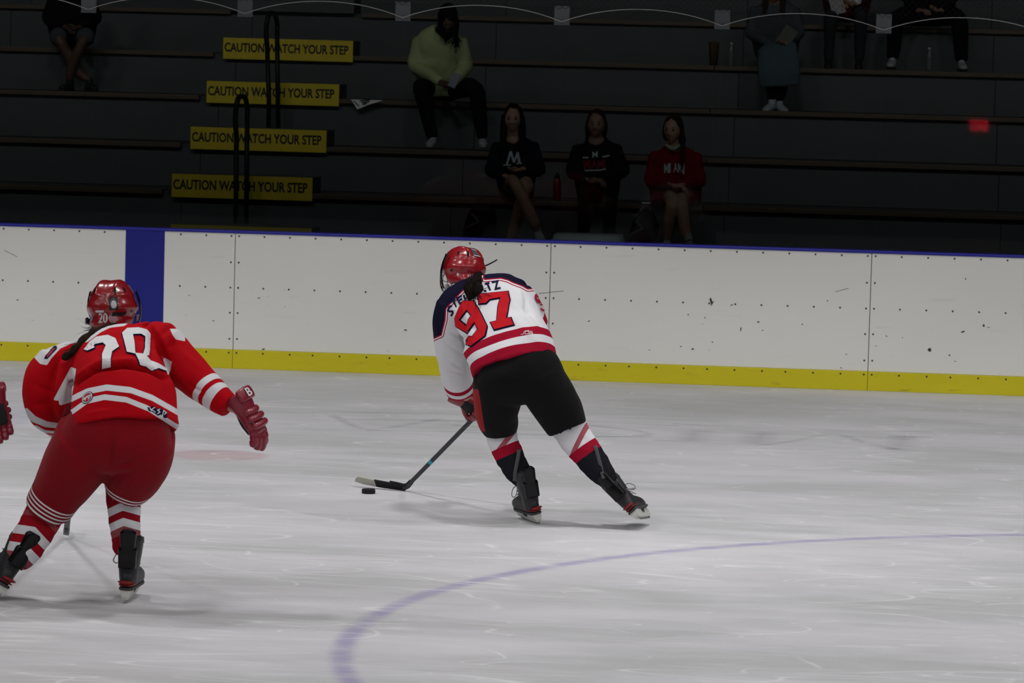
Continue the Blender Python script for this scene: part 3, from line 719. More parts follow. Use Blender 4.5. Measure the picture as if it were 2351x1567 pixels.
def banded(name, base, layers, var=.05, rough=.85, weave=.25, sheen=0.0, gloss=None):
    """woven cloth with knitted-in bands; layers: (attribute, low, high, colour, mask attribute or None)"""
    t = NT(name); v = t.obj(); n1 = t.noise(v, 12, 4); n2 = t.noise(v, 460, 1)
    col = base
    for a, lo, hi, c, mk in layers:
        f = t.math('MULTIPLY', t.math('GREATER_THAN', t.attr(a), lo), t.math('LESS_THAN', t.attr(a), hi))
        if mk: f = t.math('MULTIPLY', f, t.math('GREATER_THAN', t.attr(mk), .5))
        col = t.mix(f, col, c)
    sh = t.mix(n1, (1 - var, 1 - var, 1 - var), (1 + var, 1 + var, 1 + var)) if False else t.ramp(n1, [(0.2, 1 - var), (0.8, 1.0)])
    t.set(t.mix(1.0, col, sh, 'MULTIPLY'), rough, spec=.08, sheen=sheen)
    t.bump(t.math('ADD', n1, t.math('MULTIPLY', n2, weave)), .3, .008); return t.m

# ---- hockey helmet; local axes: right, forward, up
def helm_zmin(th):
    a = np.abs((th + np.pi) % (2 * np.pi) - np.pi) / np.pi * 180          # degrees from the face direction
    return np.interp(a, [0, 40, 58, 78, 96, 115, 135, 180], [.040, .036, .012, -.062, -.088, -.080, -.102, -.112])
def helm_pt(th, t, off=0.0):
    th = np.asarray(th, float); t = np.asarray(t, float); zm = helm_zmin(th)
    up = t < .62; ph = np.clip(t / .62, 0, 1) * math.pi / 2; s = np.clip((t - .62) / .38, 0, 1)
    z0 = np.minimum(zm, .0); ztop = .128; zline = np.where(zm > 0, zm, 0.0)
    z = np.where(up, zline + (ztop - zline) * np.cos(ph), zline + (zm - zline) * s)
    k = np.where(up, np.sin(ph) ** .86, 1 - .13 * s ** 2)
    # squared-off crown: flatter top, rounded shoulders
    x, y = k * .103 * np.sin(th), k * .130 * np.cos(th); G = lambda u, w: np.exp(-(u / w) ** 2)
    d = .006 * G(np.abs(x) - .040, .013) * np.clip((z - .03) / .04, 0, 1) - .004 * G(x, .016) * np.clip((z - .05) / .04, 0, 1)
    d = d + .009 * (G(z - .002, .022)) * np.clip(np.abs(x) / .05, 0, 1) - .004 * G(z + .038, .010) * (y < .03) - .0045 * G(y - .012, .0045) * np.clip((np.abs(x) - .02) / .03, 0, 1)
    d = d + .006 * G(z + .075, .02) * np.clip(-y / .08, 0, 1) + .004 * G(z - .055, .006) * np.clip(-y / .06, 0, 1)
    n = np.stack([x / .103 ** 2, y / .13 ** 2, np.where(up, np.maximum(z - zline, 0) / .128 ** 2 * 1.0, 0)], -1); n = n / (np.linalg.norm(n, axis=-1, keepdims=True) + 1e-9)
    return np.stack([x, y, z], -1) + n * (d + off)[..., None]
def plastic(name, color, rough=.24):
    if name in _mats: return _mats[name]
    t = NT(name); n1 = t.noise(t.obj(), 40, 3); t.set(t.mix(n1, tuple(c * .92 for c in color), color), rough, spec=.4, coat=.35)
    t.b.inputs['Coat Roughness'].default_value = .08; _mats[name] = t.m; return t.m
M_BLACKGLOSS = plain('black_gloss_plastic', (.0045, .0045, .005), .22, spec=.22); M_WIRE = plain('cage_wire_black', (.012, .012, .014), .35, .4); M_PAD = plain('white_pad', (.55, .56, .56), .6)
def helmet(parent, c, R, shell, number, numcol, wire, extra=None, chin=True):
    c = np.asarray(c); W = lambda P: np.asarray(P) @ R.T + c
    n, m = 96, 44; th = np.linspace(0, 2 * np.pi, n, endpoint=False); rows = []
    for i in range(m + 1): rows.append(helm_pt(th, np.full(n, i / m)))
    for i in range(m, -1, -1): rows.append(helm_pt(th, np.full(n, i / m), -.016))
    V = np.concatenate(rows); k = len(rows); F = [(i * n + j, i * n + (j + 1) % n, (i + 1) * n + (j + 1) % n, (i + 1) * n + j) for i in range(k - 1) for j in range(n)]
    h = mesh_obj('helmet', W(V), F, shell, parent)
    def patch(name, shape, a0, t0, sa, st, mat, lift=.0015, rot=0.0):
        """flat shape (unit box, centred) stuck on the shell around azimuth a0 (degrees), row t0"""
        Q, Fq = shape; Q = Q - .5; cr, sr = math.cos(rot), math.sin(rot); Q = np.c_[Q[:, 0] * cr - Q[:, 1] * sr, Q[:, 0] * sr + Q[:, 1] * cr]
        a = np.radians(a0 + Q[:, 0] * sa); tt = t0 - Q[:, 1] * st; P = helm_pt(a, tt, lift); mesh_obj(name, W(P), Fq, mat, h)
    disc = flat_mesh([[(.5 + .5 * math.cos(a), .5 + .5 * math.sin(a)) for a in np.linspace(0, 2 * np.pi, 20, endpoint=False)]], .2)
    sq = flat_mesh([[(0, 0), (1, 0), (1, 1), (0, 1)]], .2)
    for a0, t0, sa, st, rr in ((118, .36, 7, .10, .3), (-118, .36, 7, .10, -.3), (150, .40, 7, .13, 0), (-150, .40, 7, .13, 0), (60, .42, 16, .035, 0), (-60, .42, 16, .035, 0), (30, .40, 10, .04, 0), (-30, .40, 10, .04, 0), (105, .70, 9, .06, 0), (-105, .70, 9, .06, 0)):
        patch('vent', disc, a0, t0, sa, st, M_BLACKGLOSS, .0012, rr)
    patch('number_decal', text_flat(number, .25, .02), 180, .79, -24, .155, numcol)
    if extra: extra(patch, disc, sq)
    # wire cage and its fittings
    def cg(a, z): return np.array([.098 * math.sin(a), .045 + .098 * math.cos(a) * (1 - 3.2 * (z + .045) ** 2 / .03), z])
    cb = MB()
    for z in (.034, -.004, -.042, -.078, -.112):
        lim = 1.28 if z > -.1 else .9
        cb.tube([W(cg(a, z)) for a in np.linspace(-lim, lim, 25)], .0018, 6)
    for a in np.linspace(-1.15, 1.15, 7):
        cb.tube([W(cg(a * (1 - .25 * max(0, (-z - .06) / .05)), z)) for z in np.linspace(.034, -.112, 9)], .0018, 6)
    for s in (1, -1): cb.tube([W(cg(s * 1.28, .034)), W(cg(s * 1.3, -.03)), W(cg(s * 1.2, -.08)), W(cg(s * .9, -.112))], .0026, 6)
    cage = cb.obj('face_cage', wire, h, smooth=True)
    if chin:
        V, F = sweep([W((s_ * .055, .072 - .0, -.112 + .03 * abs(s_) ** 2)) for s_ in (-1, -.5, 0, .5, 1)], [.016, .018, .02, .018, .016], [.012] * 5, 14, U=R[:, 2], dome=(.01, .01))
        mesh_obj('chin_cup', V, F, M_PAD, cage)
    for s in (1, -1):
        sp = [W((s * .106, .010, .078)), W((s * .1215, .022, .020)), W((s * .117, .040, -.04)), W((s * .085, .060, -.10))]
        V, F = sweep(sp, [.011, .010, .008, .007], [.0025] * 4, 10, U=R[:, 1], ex=4); mesh_obj('side_strap', V, F, M_BLACKGLOSS, h)
        MB().box(W((s * .106, .048, -.044)), (.012, .016, .030), R, .002).obj('strap_clip', M_PAD, h)
    return h

# ---- ice skate; local axes: right, forward (toe), up; origin under the middle of the blade
M_BOOT = plain('skate_boot_grey', (.026, .027, .030), .45, var=.5, scale=16); M_HOLD = plain('skate_holder_white', (.50, .51, .48), .35, var=.15, scale=25)
M_STEEL = plain('skate_steel', (.45, .46, .47), .25, .95); M_REDTRIM = plain('skate_red_trim', (.22, .012, .014), .35); M_LACE = plain('skate_lace', (.30, .29, .28), .8); M_LINER = plain('skate_liner_grey', (.055, .057, .06), .7)
def skate(parent, origin, fwd, up, s=1.0, cuff=.27, lace_side=1, heel_grey=True):
    R = frame3(fwd, up); o = np.asarray(origin, float); W = lambda P: (np.atleast_2d(P) * s) @ R.T + o
    L = lambda cs, a, b, U: sweep(W(cs), np.array(a) * s, np.array(b) * s, 20, U=U, ex=2.5, sub=4, dome=(.02 * s, .03 * s))
    foot = L([(0, -.118, .098), (0, -.06, .100), (0, .02, .103), (0, .09, .094), (0, .135, .088)], [.030, .036, .043, .046, .038], [.038, .046, .048, .038, .030], R[:, 0])
    shaft = L([(0, -.070, .085), (0, -.076, .14), (0, -.074, .19), (0, -.070, .235), (0, -.066, cuff)], [.037, .043, .049, .054, .056], [.052, .055, .059, .063, .065], R[:, 0])
    tongue = L([(0, .005, .14), (0, -.010, .20), (0, -.006, .25), (0, .008, cuff + .035)], [.034, .034, .034, .030], [.022, .014, .012, .010], R[:, 0])
    V, F, N = union([foot, shaft, tongue], .0055 * s, 3)
    b = mesh_obj('skate', V, F, M_BOOT, parent)
    # tendon guard: stiff glossy plate rising behind the ankle, in two steps
    for (z0, z1, y0, y1, w0, w1, th) in ((.215, cuff + .050, -.134, -.148, .032, .036, .024), (.155, .250, -.131, -.138, .039, .041, .024)):
        cs = [(0, y0, z0), (0, (y0 + y1) / 2 - .003, (z0 + z1) / 2), (0, y1, z1 - .015), (0, y1 - .001, z1)]
        V, F = sweep(W(cs), [w0 * s, (w0 + w1) / 2 * s, w1 * s, w1 * .7 * s], [th * s] * 4, 20, U=R[:, 0], ex=3, sub=4); mesh_obj('tendon_guard', V, F, M_BLACKGLOSS, b)
    # quarter collar, heel stripe, outsole
    V, F = sweep(W([(0, -.062, cuff - .012), (0, -.060, cuff + .012)]), [.058 * s, .056 * s], [.067 * s, .064 * s], 24, U=R[:, 0], sub=2); mesh_obj('collar', V, F, M_LINER, b)
    V, F = sweep(W([(0, -.165, .092), (0, -.152, .094)]), [.020 * s, .034 * s], [.007 * s, .008 * s], 20, U=R[:, 0], sub=2); mesh_obj('heel_stripe', V, F, M_REDTRIM, b)
    V, F = sweep(W([(0, -.098, .091), (0, -.104, .086), (0, -.108, .078)]), [.043 * s, .042 * s, .036 * s], [.052 * s, .052 * s, .046 * s], 24, U=R[:, 0], sub=2)
    st = [(0, -.125, .062), (0, -.06, .060), (0, .04, .060), (0, .10, .062), (0, .15, .068)]
    V, F = sweep(W(st), [.032 * s, .034 * s, .042 * s, .045 * s, .030 * s], [.008 * s] * 5, 20, U=R[:, 0], ex=4, dome=(.02 * s, .015 * s)); mesh_obj('outsole', V, F, M_LINER if heel_grey else M_BOOT, b)
    V, F = sweep(W([(0, -.142, .078), (0, -.10, .080), (0, -.03, .082)]), [.029 * s, .036 * s, .038 * s], [.004 * s] * 3, 20, U=R[:, 0], ex=3, dome=(.012 * s, .01)); mesh_obj('sole_trim', V, F, M_REDTRIM, b)
    # moulded holder with its window, and the steel
    prof = [(-.135, .056), (-.150, .030), (-.148, .016), (-.10, .012), (0, .011), (.10, .012), (.158, .018), (.152, .040), (.125, .058), (.055, .058), (.035, .036), (.0, .030), (-.03, .036), (-.045, .056)]
    V2, F2 = flat_mesh([prof], .05)
    def slab_(V2, F2, w0, w1=None):
        w1 = w0 if w1 is None else w1; k = len(V2); wz = lambda z: w1 + (w0 - w1) * np.clip(z / .056, 0, 1) if w1 != w0 else np.full(len(V2), w0)
        ww = wz(V2[:, 1]); P = np.vstack([np.c_[ww, V2], np.c_[-ww, V2]]); E = {}
        for f in F2:
            for i in range(len(f)): a_, b_ = f[i], f[(i + 1) % len(f)]; E[(a_, b_)] = 1
        Fs = [tuple(f) for f in F2] + [tuple(i + k for i in f[::-1]) for f in F2] + [(a_, b_, b_ + k, a_ + k) for a_, b_ in E if (b_, a_) not in E]
        return P, Fs
    P, Fs = slab_(V2, F2, .026, .006); hd = mesh_obj('blade_holder', W(P), Fs, M_HOLD, b, smooth=False)
    stl = [(-.156, .022), (-.150, .006), (-.12, .001), (0, 0), (.12, .001), (.155, .008), (.163, .024), (.14, .016), (0, .013), (-.14, .015)]
    V2, F2 = flat_mesh([stl], .06); P, Fs = slab_(V2, F2, .0018); mesh_obj('blade', W(P), Fs, M_STEEL, hd, smooth=False)
    # laces: crossings over the tongue, a bow loop and loose ends
    for i in range(6):
        z = .135 + .022 * i; y = .052 - .012 * i
        for q in (1, -1): MB().tube(W(spline([(q * .032, y - .012, z - .006), (0, y + .008, z + .008), (-q * .032, y - .018, z + .018)], 4)), .0026 * s, 6).obj('lace', M_LACE, b, smooth=True)
    q = lace_side
    MB().tube(W(spline([(q * .030, .0, .21), (q * .060, -.01, .200), (q * .078, -.02, .170), (q * .066, -.02, .155), (q * .046, -.01, .17), (q * .030, .0, .205)], 5)), .0026 * s, 6).obj('lace_loop', M_LACE, b, smooth=True)
    return b

# ---- padded glove; wrist w, fingers along d, thumb towards side, palm faces cross(side, d)
M_PALM = plain('glove_palm_black', (.016, .016, .016), .8, bump=.3, scale=60)
def glove(parent, w, d, side, mat, curl=.5, s=1.0, spread=.10, cuffmat=None):
    d = nrm(d); side = nrm(np.asarray(side, float) - d * (np.asarray(side) @ d)); pal = np.cross(side, d); w = np.asarray(w, float)
    P = lambda x, y, z: w + (side * x + d * y - pal * z) * s                  # z: back of the hand
    cuffp = sweep([P(0, -.075, .004), P(0, -.03, .004), P(0, .015, .004)], [.062 * s, .056 * s, .048 * s], [.050 * s, .046 * s, .038 * s], 22, U=side, ex=2.8, sub=4, dome=(.004, .01))
    palm = sweep([P(0, .0, 0), P(0, .04, .004), P(0, .085, .004), P(0, .115, 0)], [.046 * s, .052 * s, .054 * s, .048 * s], [.036 * s, .034 * s, .030 * s, .024 * s], 22, U=side, ex=3, sub=4, dome=(.01, .01))
    V, F, N = union([cuffp, palm], .006, 3)
    g = mesh_obj('glove', V, F, mat, parent)
    for y, wd, hh in ((.018, .046, .013), (.052, .052, .015), (.086, .050, .014)):                          # rolls across the back
        V, F = sweep([P(-wd, y, .030), P(-wd * .4, y + .003, .038), P(wd * .4, y + .003, .038), P(wd, y, .030)], [.0155 * s] * 4, [hh * s] * 4, 14, U=d, sub=3, dome=(.012, .012)); mesh_obj('back_roll', V, F, mat, g)
    V, F = sweep([P(-.05, -.058, .046), P(0, -.060, .056), P(.05, -.058, .046)], [.030 * s] * 3, [.012 * s] * 3, 16, U=d, ex=3, sub=4, dome=(.012, .012)); mesh_obj('cuff_roll', V, F, mat, g)
    V, F = sweep([P(0, .005, -.026), P(0, .05, -.029), P(0, .10, -.024)], [.036 * s, .042 * s, .040 * s], [.010 * s] * 3, 18, U=side, ex=3, sub=4, dome=(.01, .01)); mesh_obj('palm', V, F, M_PALM, g)
    for i, (L, o_) in enumerate(((.078, .038), (.086, .013), (.080, -.013), (.066, -.038))):
        p = P(o_, .105 - .006 * abs(i - 1), .004); a = 0; fb = MB(); dirn = nrm(d + side * spread * (1.3 - i) * .5)
        for q, fr in enumerate((.40, .34, .30)):
            a += curl * (.55, .8, .6)[q]; dd = math.cos(a) * dirn + math.sin(a) * pal; nn = -math.cos(a) * pal + math.sin(a) * dirn
            e = p + dd * L * fr * s; V, F = sweep([p - dd * .006, p + dd * L * fr * .5 * s, e + dd * .004], [.0145 * s, .0170 * s, .0145 * s], [.0175 * s, .0205 * s, .0165 * s], 12, U=side, ex=2.6, sub=3, dome=(.006, .008)); fb.add(V, F); p = e
        fb.obj('finger', mat, g, smooth=True)
    p = P(.040, .022, -.004); t1 = nrm(side * .62 + d * .72 + pal * .35); fb = MB()
    V, F = sweep([p - t1 * .02 * s, p + t1 * .03 * s, p + t1 * .058 * s], [.017 * s, .018 * s, .015 * s], [.019 * s, .020 * s, .016 * s], 12, U=pal, sub=3, dome=(.008, .01)); fb.add(V, F)
    t2 = nrm(d * .9 + side * .25 + pal * .45); p2 = p + t1 * .055 * s
    V, F = sweep([p2, p2 + t2 * .022 * s, p2 + t2 * .036 * s], [.015 * s, .0145 * s, .012 * s], [.016 * s, .016 * s, .013 * s], 12, U=pal, sub=3, dome=(.006, .009)); fb.add(V, F)
    fb.obj('thumb', mat, g, smooth=True)
    return g, P
def stick(label, grip, heel, toe, bladeface, shaftmat, bmat1, bmat2, tape=0.5):
    """shaft from the butt (grip) to the heel, curved blade from heel to toe"""
    grip, heel, toe = (np.asarray(a, float) for a in (grip, heel, toe)); ax = nrm(heel - grip); bl = toe - heel; n = nrm(np.cross(ax, bl))
    r = empty('hockey_stick', heel, label, 'hockey stick')
    V, F = sweep([grip, grip + ax * .5, heel - ax * .09, heel - ax * .05 + nrm(bl) * .01], [.0145, .0145, .0145, .016], [.0105, .0105, .0105, .009], 16, U=n, ex=5, sub=3); sh = mesh_obj('shaft', V, F, shaftmat, r)
    V, F = sweep([grip - ax * .004, grip + ax * .16], [.0165, .0165], [.0125, .0125], 14, U=n, ex=4, sub=3, dome=(.008, .002)); mesh_obj('grip_tape', V, F, M_PAD, r)
    upv = nrm(np.cross(nrm(bl), n)); upv = upv if upv[2] > 0 else -upv; Lb = np.linalg.norm(bl); N = 22; Vs, Fs, um = [], [], []
    for i in range(N + 1):
        u = i / N; c = heel + bl * u + n * (.030 * u * u) * bladeface + nrm(bl) * 0
        hgt = .026 + .006 * math.sin(min(1, u * 1.4) * math.pi / 2) - (.026 * max(0, (u - .84) / .16) ** 2); low = .010 * (1 - u) ** 2 * 0 + .004 * max(0, (u - .8) / .2)
        base = c - np.array([0, 0, 0])
        for zz_, tt in ((low, -1), (low, 1), (low + max(hgt, .006) * 1.7, 1), (low + max(hgt, .006) * 1.7, -1)): Vs.append(base + upv * zz_ + n * .0045 * tt * (1 - .3 * u))
    for i in range(N):
        for k in range(4): Fs.append((i * 4 + k, i * 4 + (k + 1) % 4, (i + 1) * 4 + (k + 1) % 4, (i + 1) * 4 + k)); um.append(0 if i / N < tape else 1)
    Fs += [(3, 2, 1, 0), tuple(N * 4 + k for k in range(4))]; um += [0, 1]
    V, F = sweep([heel - ax * .10, heel - ax * .045 + nrm(bl) * .004, heel + nrm(bl) * .03 + upv * .03, heel + nrm(bl) * .07 + upv * .034], [.015, .018, .030, .032], [.010, .009, .006, .005], 14, U=np.cross(n, ax), ex=4, sub=4)
    b = mesh_obj('blade', np.array(Vs), Fs, None, r, smooth=False, mats=[bmat1, bmat2], fmat=um); mesh_obj('hosel', V, F, bmat1, b)
    return r
def strands(pts, r, n, spread, seed, length=1.0):
    """loose hair strands following a guide"""
    rr = random.Random(seed); mb = MB(); G = spline(pts, 6)
    for _ in range(n):
        o0 = np.array([rr.gauss(0, 1), rr.gauss(0, 1), rr.gauss(0, 1)]) * spread; o1 = np.array([rr.gauss(0, 1), rr.gauss(0, 1), rr.gauss(0, 1)]) * spread * 1.5
        k0 = rr.randint(0, len(G) // 3); k1 = min(len(G), max(k0 + 4, int(len(G) * rr.uniform(.7, 1) * length))); t = np.linspace(0, 1, k1 - k0)[:, None]
        mb.tube(G[k0:k1] + o0 * (1 - t) * .7 + o1 * t ** 1.5, np.linspace(r, r * .25, k1 - k0), 5)
    return mb
def hair_mat(name, c):
    if name in _mats: return _mats[name]
    t = NT(name); n1 = t.noise(t.mapping(t.obj(), (90, 90, 8)), 1, 3); t.set(t.mix(n1, tuple(k * .5 for k in c), c), .75, spec=.06); t.bump(n1, .5, .004); _mats[name] = t.m; return t.m
M_HAIR_BLACK = hair_mat('hair_black', (.010, .007, .006)); M_HAIR_BROWN = hair_mat('hair_dark_brown', (.022, .013, .009))
# ------------------------------------------------------------------ player 97 in white
WHITE, NAVY, CRIM, REDN, REDJ = (.68, .68, .70), (.006, .006, .022), (.33, .006, .026), (.46, .008, .014), (.42, .0015, .0065)
SKIN_A = skin_mat('skin_light', (.50, .32, .25))
Y0 = on_ice(1236, 1205)[1]
pA = empty('person', on_ice(1200, 1205), 'skater in white jersey 97 and black breezers, bent forward pushing the puck', 'person', 'skaters on the ice')
# --- body under the clothes
shL, elL, haL = at(1032, 712, Y0 + .26), at(1040, 815, Y0 + .44), at(1070, 910, Y0 + .66)
shR, elR, haR = at(1204, 676, Y0 + .26), at(1238, 762, Y0 + .40), at(1206, 840, Y0 + .40)
hip, neck = at(1190, 850, Y0 - .02), at(1092, 660, Y0 + .36)
hc = at(1064, 621, Y0 + .44); fA = nrm(-.62 * RT + .72 * np.array([0, 1, 0]) + np.array([0, 0, -.16])); RA = frame3(fA, np.array([.02, .22, 1]))
knL, anL = at(1150, 985, Y0 + .14), at(1206, 1120, Y0 + .09); knR, anR = at(1305, 985, Y0 + .08), at(1408, 1118, Y0 + .0)
body_obj(pA, [limb([hip, at(1150, 760, Y0 + .18), at(1118, 700, Y0 + .28)], [.11, .12, .12]), limb([at(1100, 690, Y0 + .30), neck, hc - RA[:, 2] * .06], [.06, .055, .055]),
              limb([shL, elL, haL], [.045, .038, .030]), limb([shR, elR, haR], [.045, .038, .030]), limb([shL, shR], [.05, .05]),
              limb([at(1160, 860, Y0), knL, anL], [.075, .05, .025]), limb([at(1232, 860, Y0), knR, anR], [.075, .05, .025])], SKIN_A, (hc + RA @ np.array([0, -.005, -.015]), RA))
# --- jersey
axT = at(1150, 745, Y0 + .16) - at(1183, 838, Y0 - .02)
torso = pxsweep([(1181, 842, -.02, 99, .165), (1172, 806, .02, 100, .165), (1158, 770, .10, 97, .15), (1144, 735, .18, 94, .14), (1128, 702, .25, 92, .13), (1112, 672, .31, 74, .10), (1102, 656, .34, 44, .07)], Y0, 40, ex=2.3, dome=(0, .02))
yoke = pxsweep([(1020, 718, .25, 27, .07), (1048, 692, .29, 38, .09), (1098, 676, .32, 42, .10), (1150, 664, .31, 36, .10), (1196, 664, .27, 24, .07)], Y0, 24, dome=(.02, .02))
slL = pxsweep([(1040, 700, .26, 40, .08), (1031, 738, .28, 38, .09), (1034, 785, .36, 37, .10), (1043, 835, .47, 36, .10), (1053, 878, .57, 35, .09), (1057, 896, .61, 34, .085)], Y0, 28, dome=(.02, 0))
slR = pxsweep([(1196, 672, .26, 26, .08), (1214, 698, .28, 26, .09), (1230, 735, .33, 25, .095), (1236, 765, .38, 22, .09), (1228, 800, .40, 22, .08), (1212, 830, .40, 24, .07)], Y0, 24, dome=(.02, 0))
coll = pxsweep([(1100, 668, .33, 30, .07), (1092, 648, .38, 26, .065)], Y0, 24)
V, F, N = union([torso, yoke, slL, slR, coll], .0065, 5)
Q = proj(V)
# long folds of loose cloth from the shoulders and armpits
def fold(V, N, Q, segs):
    d = np.zeros(len(V))
    for (ax_, ay, bx, by, w, h) in segs:
        a, b = np.array([ax_, ay]), np.array([bx, by]); ab = b - a; t = np.clip((Q - a) @ ab / (ab @ ab), 0, 1); r = np.linalg.norm(Q - a - t[:, None] * ab, axis=1)
        d += h * np.exp(-(r / w) ** 2) * np.sin(np.clip(t * .9 + .05, 0, 1) * math.pi) ** .6
    return V + N * d[:, None]
V = fold(V, N, Q, [(1030, 760, 1075, 785, 4, -.010), (1015, 845, 1075, 862, 4, -.006), (1110, 690, 1075, 740, 5, -.008), (1190, 690, 1240, 750, 4, -.010), (1165, 720, 1240, 790, 7, .007), (1100, 800, 1180, 765, 7, -.006), (1120, 815, 1200, 785, 8, .006), (1062, 735, 1066, 800, 6, -.026), (1050, 760, 1075, 830, 5, .010), (1205, 690, 1210, 722, 4, -.016), (1192, 668, 1200, 700, 5, .010), (1185, 700, 1250, 765, 6, .008), (1022, 790, 1062, 812, 5, -.007), (1070, 800, 1058, 835, 6, .008), (1075, 745, 1100, 765, 6, -.006), (1100, 740, 1088, 770, 5, .006),
                   (1018, 820, 1066, 850, 4, -.004), (1150, 655, 1180, 690, 5, .006), (1140, 700, 1200, 715, 8, -.004), (1060, 700, 1075, 735, 6, .006)])
V = wrinkle(V, N, .006, 9, 2.0, (1, 1, .55)); Q = proj(V)
hem0 = at(1181, 842, Y0 - .02); aT = nrm(at(1172, 806, Y0 + .02) - hem0); hd = (V - hem0) @ aT
pL, dL = seg_param(V, [at(1031, 738, Y0 + .28), at(1043, 835, Y0 + .47), at(1057, 896, Y0 + .61)]); LL = sum(np.linalg.norm(np.diff([at(1031, 738, Y0 + .28), at(1043, 835, Y0 + .47), at(1057, 896, Y0 + .61)], axis=0), axis=1))
pR, dR = seg_param(V, [at(1214, 698, Y0 + .28), at(1236, 765, Y0 + .38), at(1212, 830, Y0 + .40)]); LR = sum(np.linalg.norm(np.diff([at(1214, 698, Y0 + .28), at(1236, 765, Y0 + .38), at(1212, 830, Y0 + .40)], axis=0), axis=1))
_, dT = seg_param(V, [hem0, at(1158, 770, Y0 + .10), at(1128, 702, Y0 + .25)])
mL = (dT - .14 > dL - .05).astype(float); mR = (dT - .14 > dR - .03).astype(float)
yk = np.maximum(poly_sd(Q, [(1098, 645), (1063, 664), (1040, 688), (1022, 708), (1020.5, 733), (1012, 768), (985, 780), (965, 700), (1010, 640), (1080, 615)]), poly_sd(Q, [(1113, 640), (1150, 637), (1166, 641), (1178, 647), (1200, 655), (1212, 662), (1225, 661), (1245, 650), (1200, 600), (1105, 600)]))
M_J97 = banded('jersey_white_knit', WHITE, [('yoke', -7.5, -5.3, CRIM, None), ('yoke', -2.6, 0, CRIM, None), ('yoke', 0, 999, NAVY, None),
    ('hem', -.1, .046, CRIM, 'torso'), ('hem', .092, .140, CRIM, 'torso'), ('cuff_l', -.1, .020, CRIM, 'arm_l'), ('cuff_l', .050, .081, CRIM, 'arm_l'), ('cuff_r', .235, .30, CRIM, 'arm_r'), ('cuff_r', .02, .05, CRIM, 'arm_r')], var=.04)
jA = mesh_obj('jersey', V, F, M_J97, pA, attrs={'hem': hd, 'cuff_l': LL - pL, 'cuff_r': LR - pR, 'arm_l': mL, 'arm_r': mR, 'torso': 1 - np.maximum(mL, mR), 'yoke': yk})
drA = Drape(V, F); M_TWRED = plain('twill_red', REDN, .6, var=.15, scale=60, spec=.06); M_TWNAVY = plain('twill_navy', (.010, .008, .040), .7, spec=.05); M_TWWHITE = plain('twill_white', (.66, .66, .67), .6)
def glyph(name, loops, dr, parent, fill, edge, w=4.0, sc=1.0, o=(0, 0), cell=4.0, lift=.0022):
    L = [np.asarray(l, float) * sc + np.asarray(o) for l in loops]
    if edge is not None:
        E_ = [offset_poly(L[0], w)] + [offset_poly(l, -w) for l in L[1:]]
        P, F = dr.lay(*flat_mesh(E_, cell), lift); mesh_obj(name + '_edge', P, F, edge, parent, smooth=False)
    P, F = dr.lay(*flat_mesh(L, cell), lift * 3.2); mesh_obj(name, P, F, fill, parent, smooth=False)
k6 = 1 / 6.027
nine = [[(388, 312), (520, 312), (575, 385), (632, 490), (715, 665), (688, 790), (500, 930), (434, 906), (432, 850), (468, 800), (512, 806), (592, 700), (545, 600), (500, 662), (440, 748), (286, 650), (276, 545), (335, 405)], [(330, 570), (438, 432), (502, 512), (462, 566), (440, 652)]]
seven = [[(600, 222), (680, 212), (1000, 180), (1028, 290), (1014, 352), (982, 552), (1043, 542), (1083, 638), (817, 708), (767, 608), (852, 588), (868, 385), (902, 262), (752, 288), (700, 342), (605, 348)]]
glyph('number_nine', nine, drA, jA, M_TWRED, M_TWNAVY, 2.4, k6, (1000, 640)); glyph('number_seven', seven, drA, jA, M_TWRED, M_TWNAVY, 2.4, k6, (1000, 640))
def stroke_poly(pts, w):
    """thickened pen stroke as an outline"""
    P = np.asarray(pts, float); T = np.gradient(P, axis=0); nrm_ = []
    for i in range(len(P)):
        a = P[i] - P[i - 1] if i else P[1] - P[0]; b = P[i + 1] - P[i] if i < len(P) - 1 else P[i] - P[i - 1]; a = a / np.linalg.norm(a); b = b / np.linalg.norm(b)
        n = np.array([-(a + b)[1], (a + b)[0]]); n = n / (np.linalg.norm(n) + 1e-9); c = max(.5, n @ np.array([-a[1], a[0]])); nrm_.append(n / c)
    nrm_ = np.array(nrm_); return np.vstack([P + nrm_ * w / 2, (P - nrm_ * w / 2)[::-1]])
nm = [[(228, 372), (190, 388), (172, 438), (196, 450), (232, 446), (238, 470), (212, 514)], [(212, 322), (275, 280)], [(243, 301), (290, 392)], [(366, 232), (296, 268), (340, 344), (396, 312)], [(318, 306), (372, 276)], [(392, 226), (418, 296)], [(672, 172), (705, 168)], [(682, 72), (748, 58)], [(716, 64), (758, 162)], [(778, 50), (858, 34), (832, 142), (902, 126)]]
for s_ in nm:
    P, F_ = drA.lay(*flat_mesh([stroke_poly(np.array(s_) * k6 + (1000, 640), 4.3)], 4.0), .003); mesh_obj('name_letter', P, F_, M_TWNAVY, jA, smooth=False)
for s_ in ([(1180, 770), (1212, 766), (1228, 728), (1260, 726)], [(1262, 728), (1290, 726), (1284, 760), (1236, 762), (1244, 730)], [(1338, 732), (1308, 728), (1298, 758), (1340, 760), (1338, 746), (1316, 745)], [(1238, 720), (1292, 718)]):
    P, F_ = drA.lay(*flat_mesh([stroke_poly(np.array(s_) * k6 + (1000, 640), 1.1)], 3.0), .003); mesh_obj('maker_mark', P, F_, M_TWWHITE, jA, smooth=False)
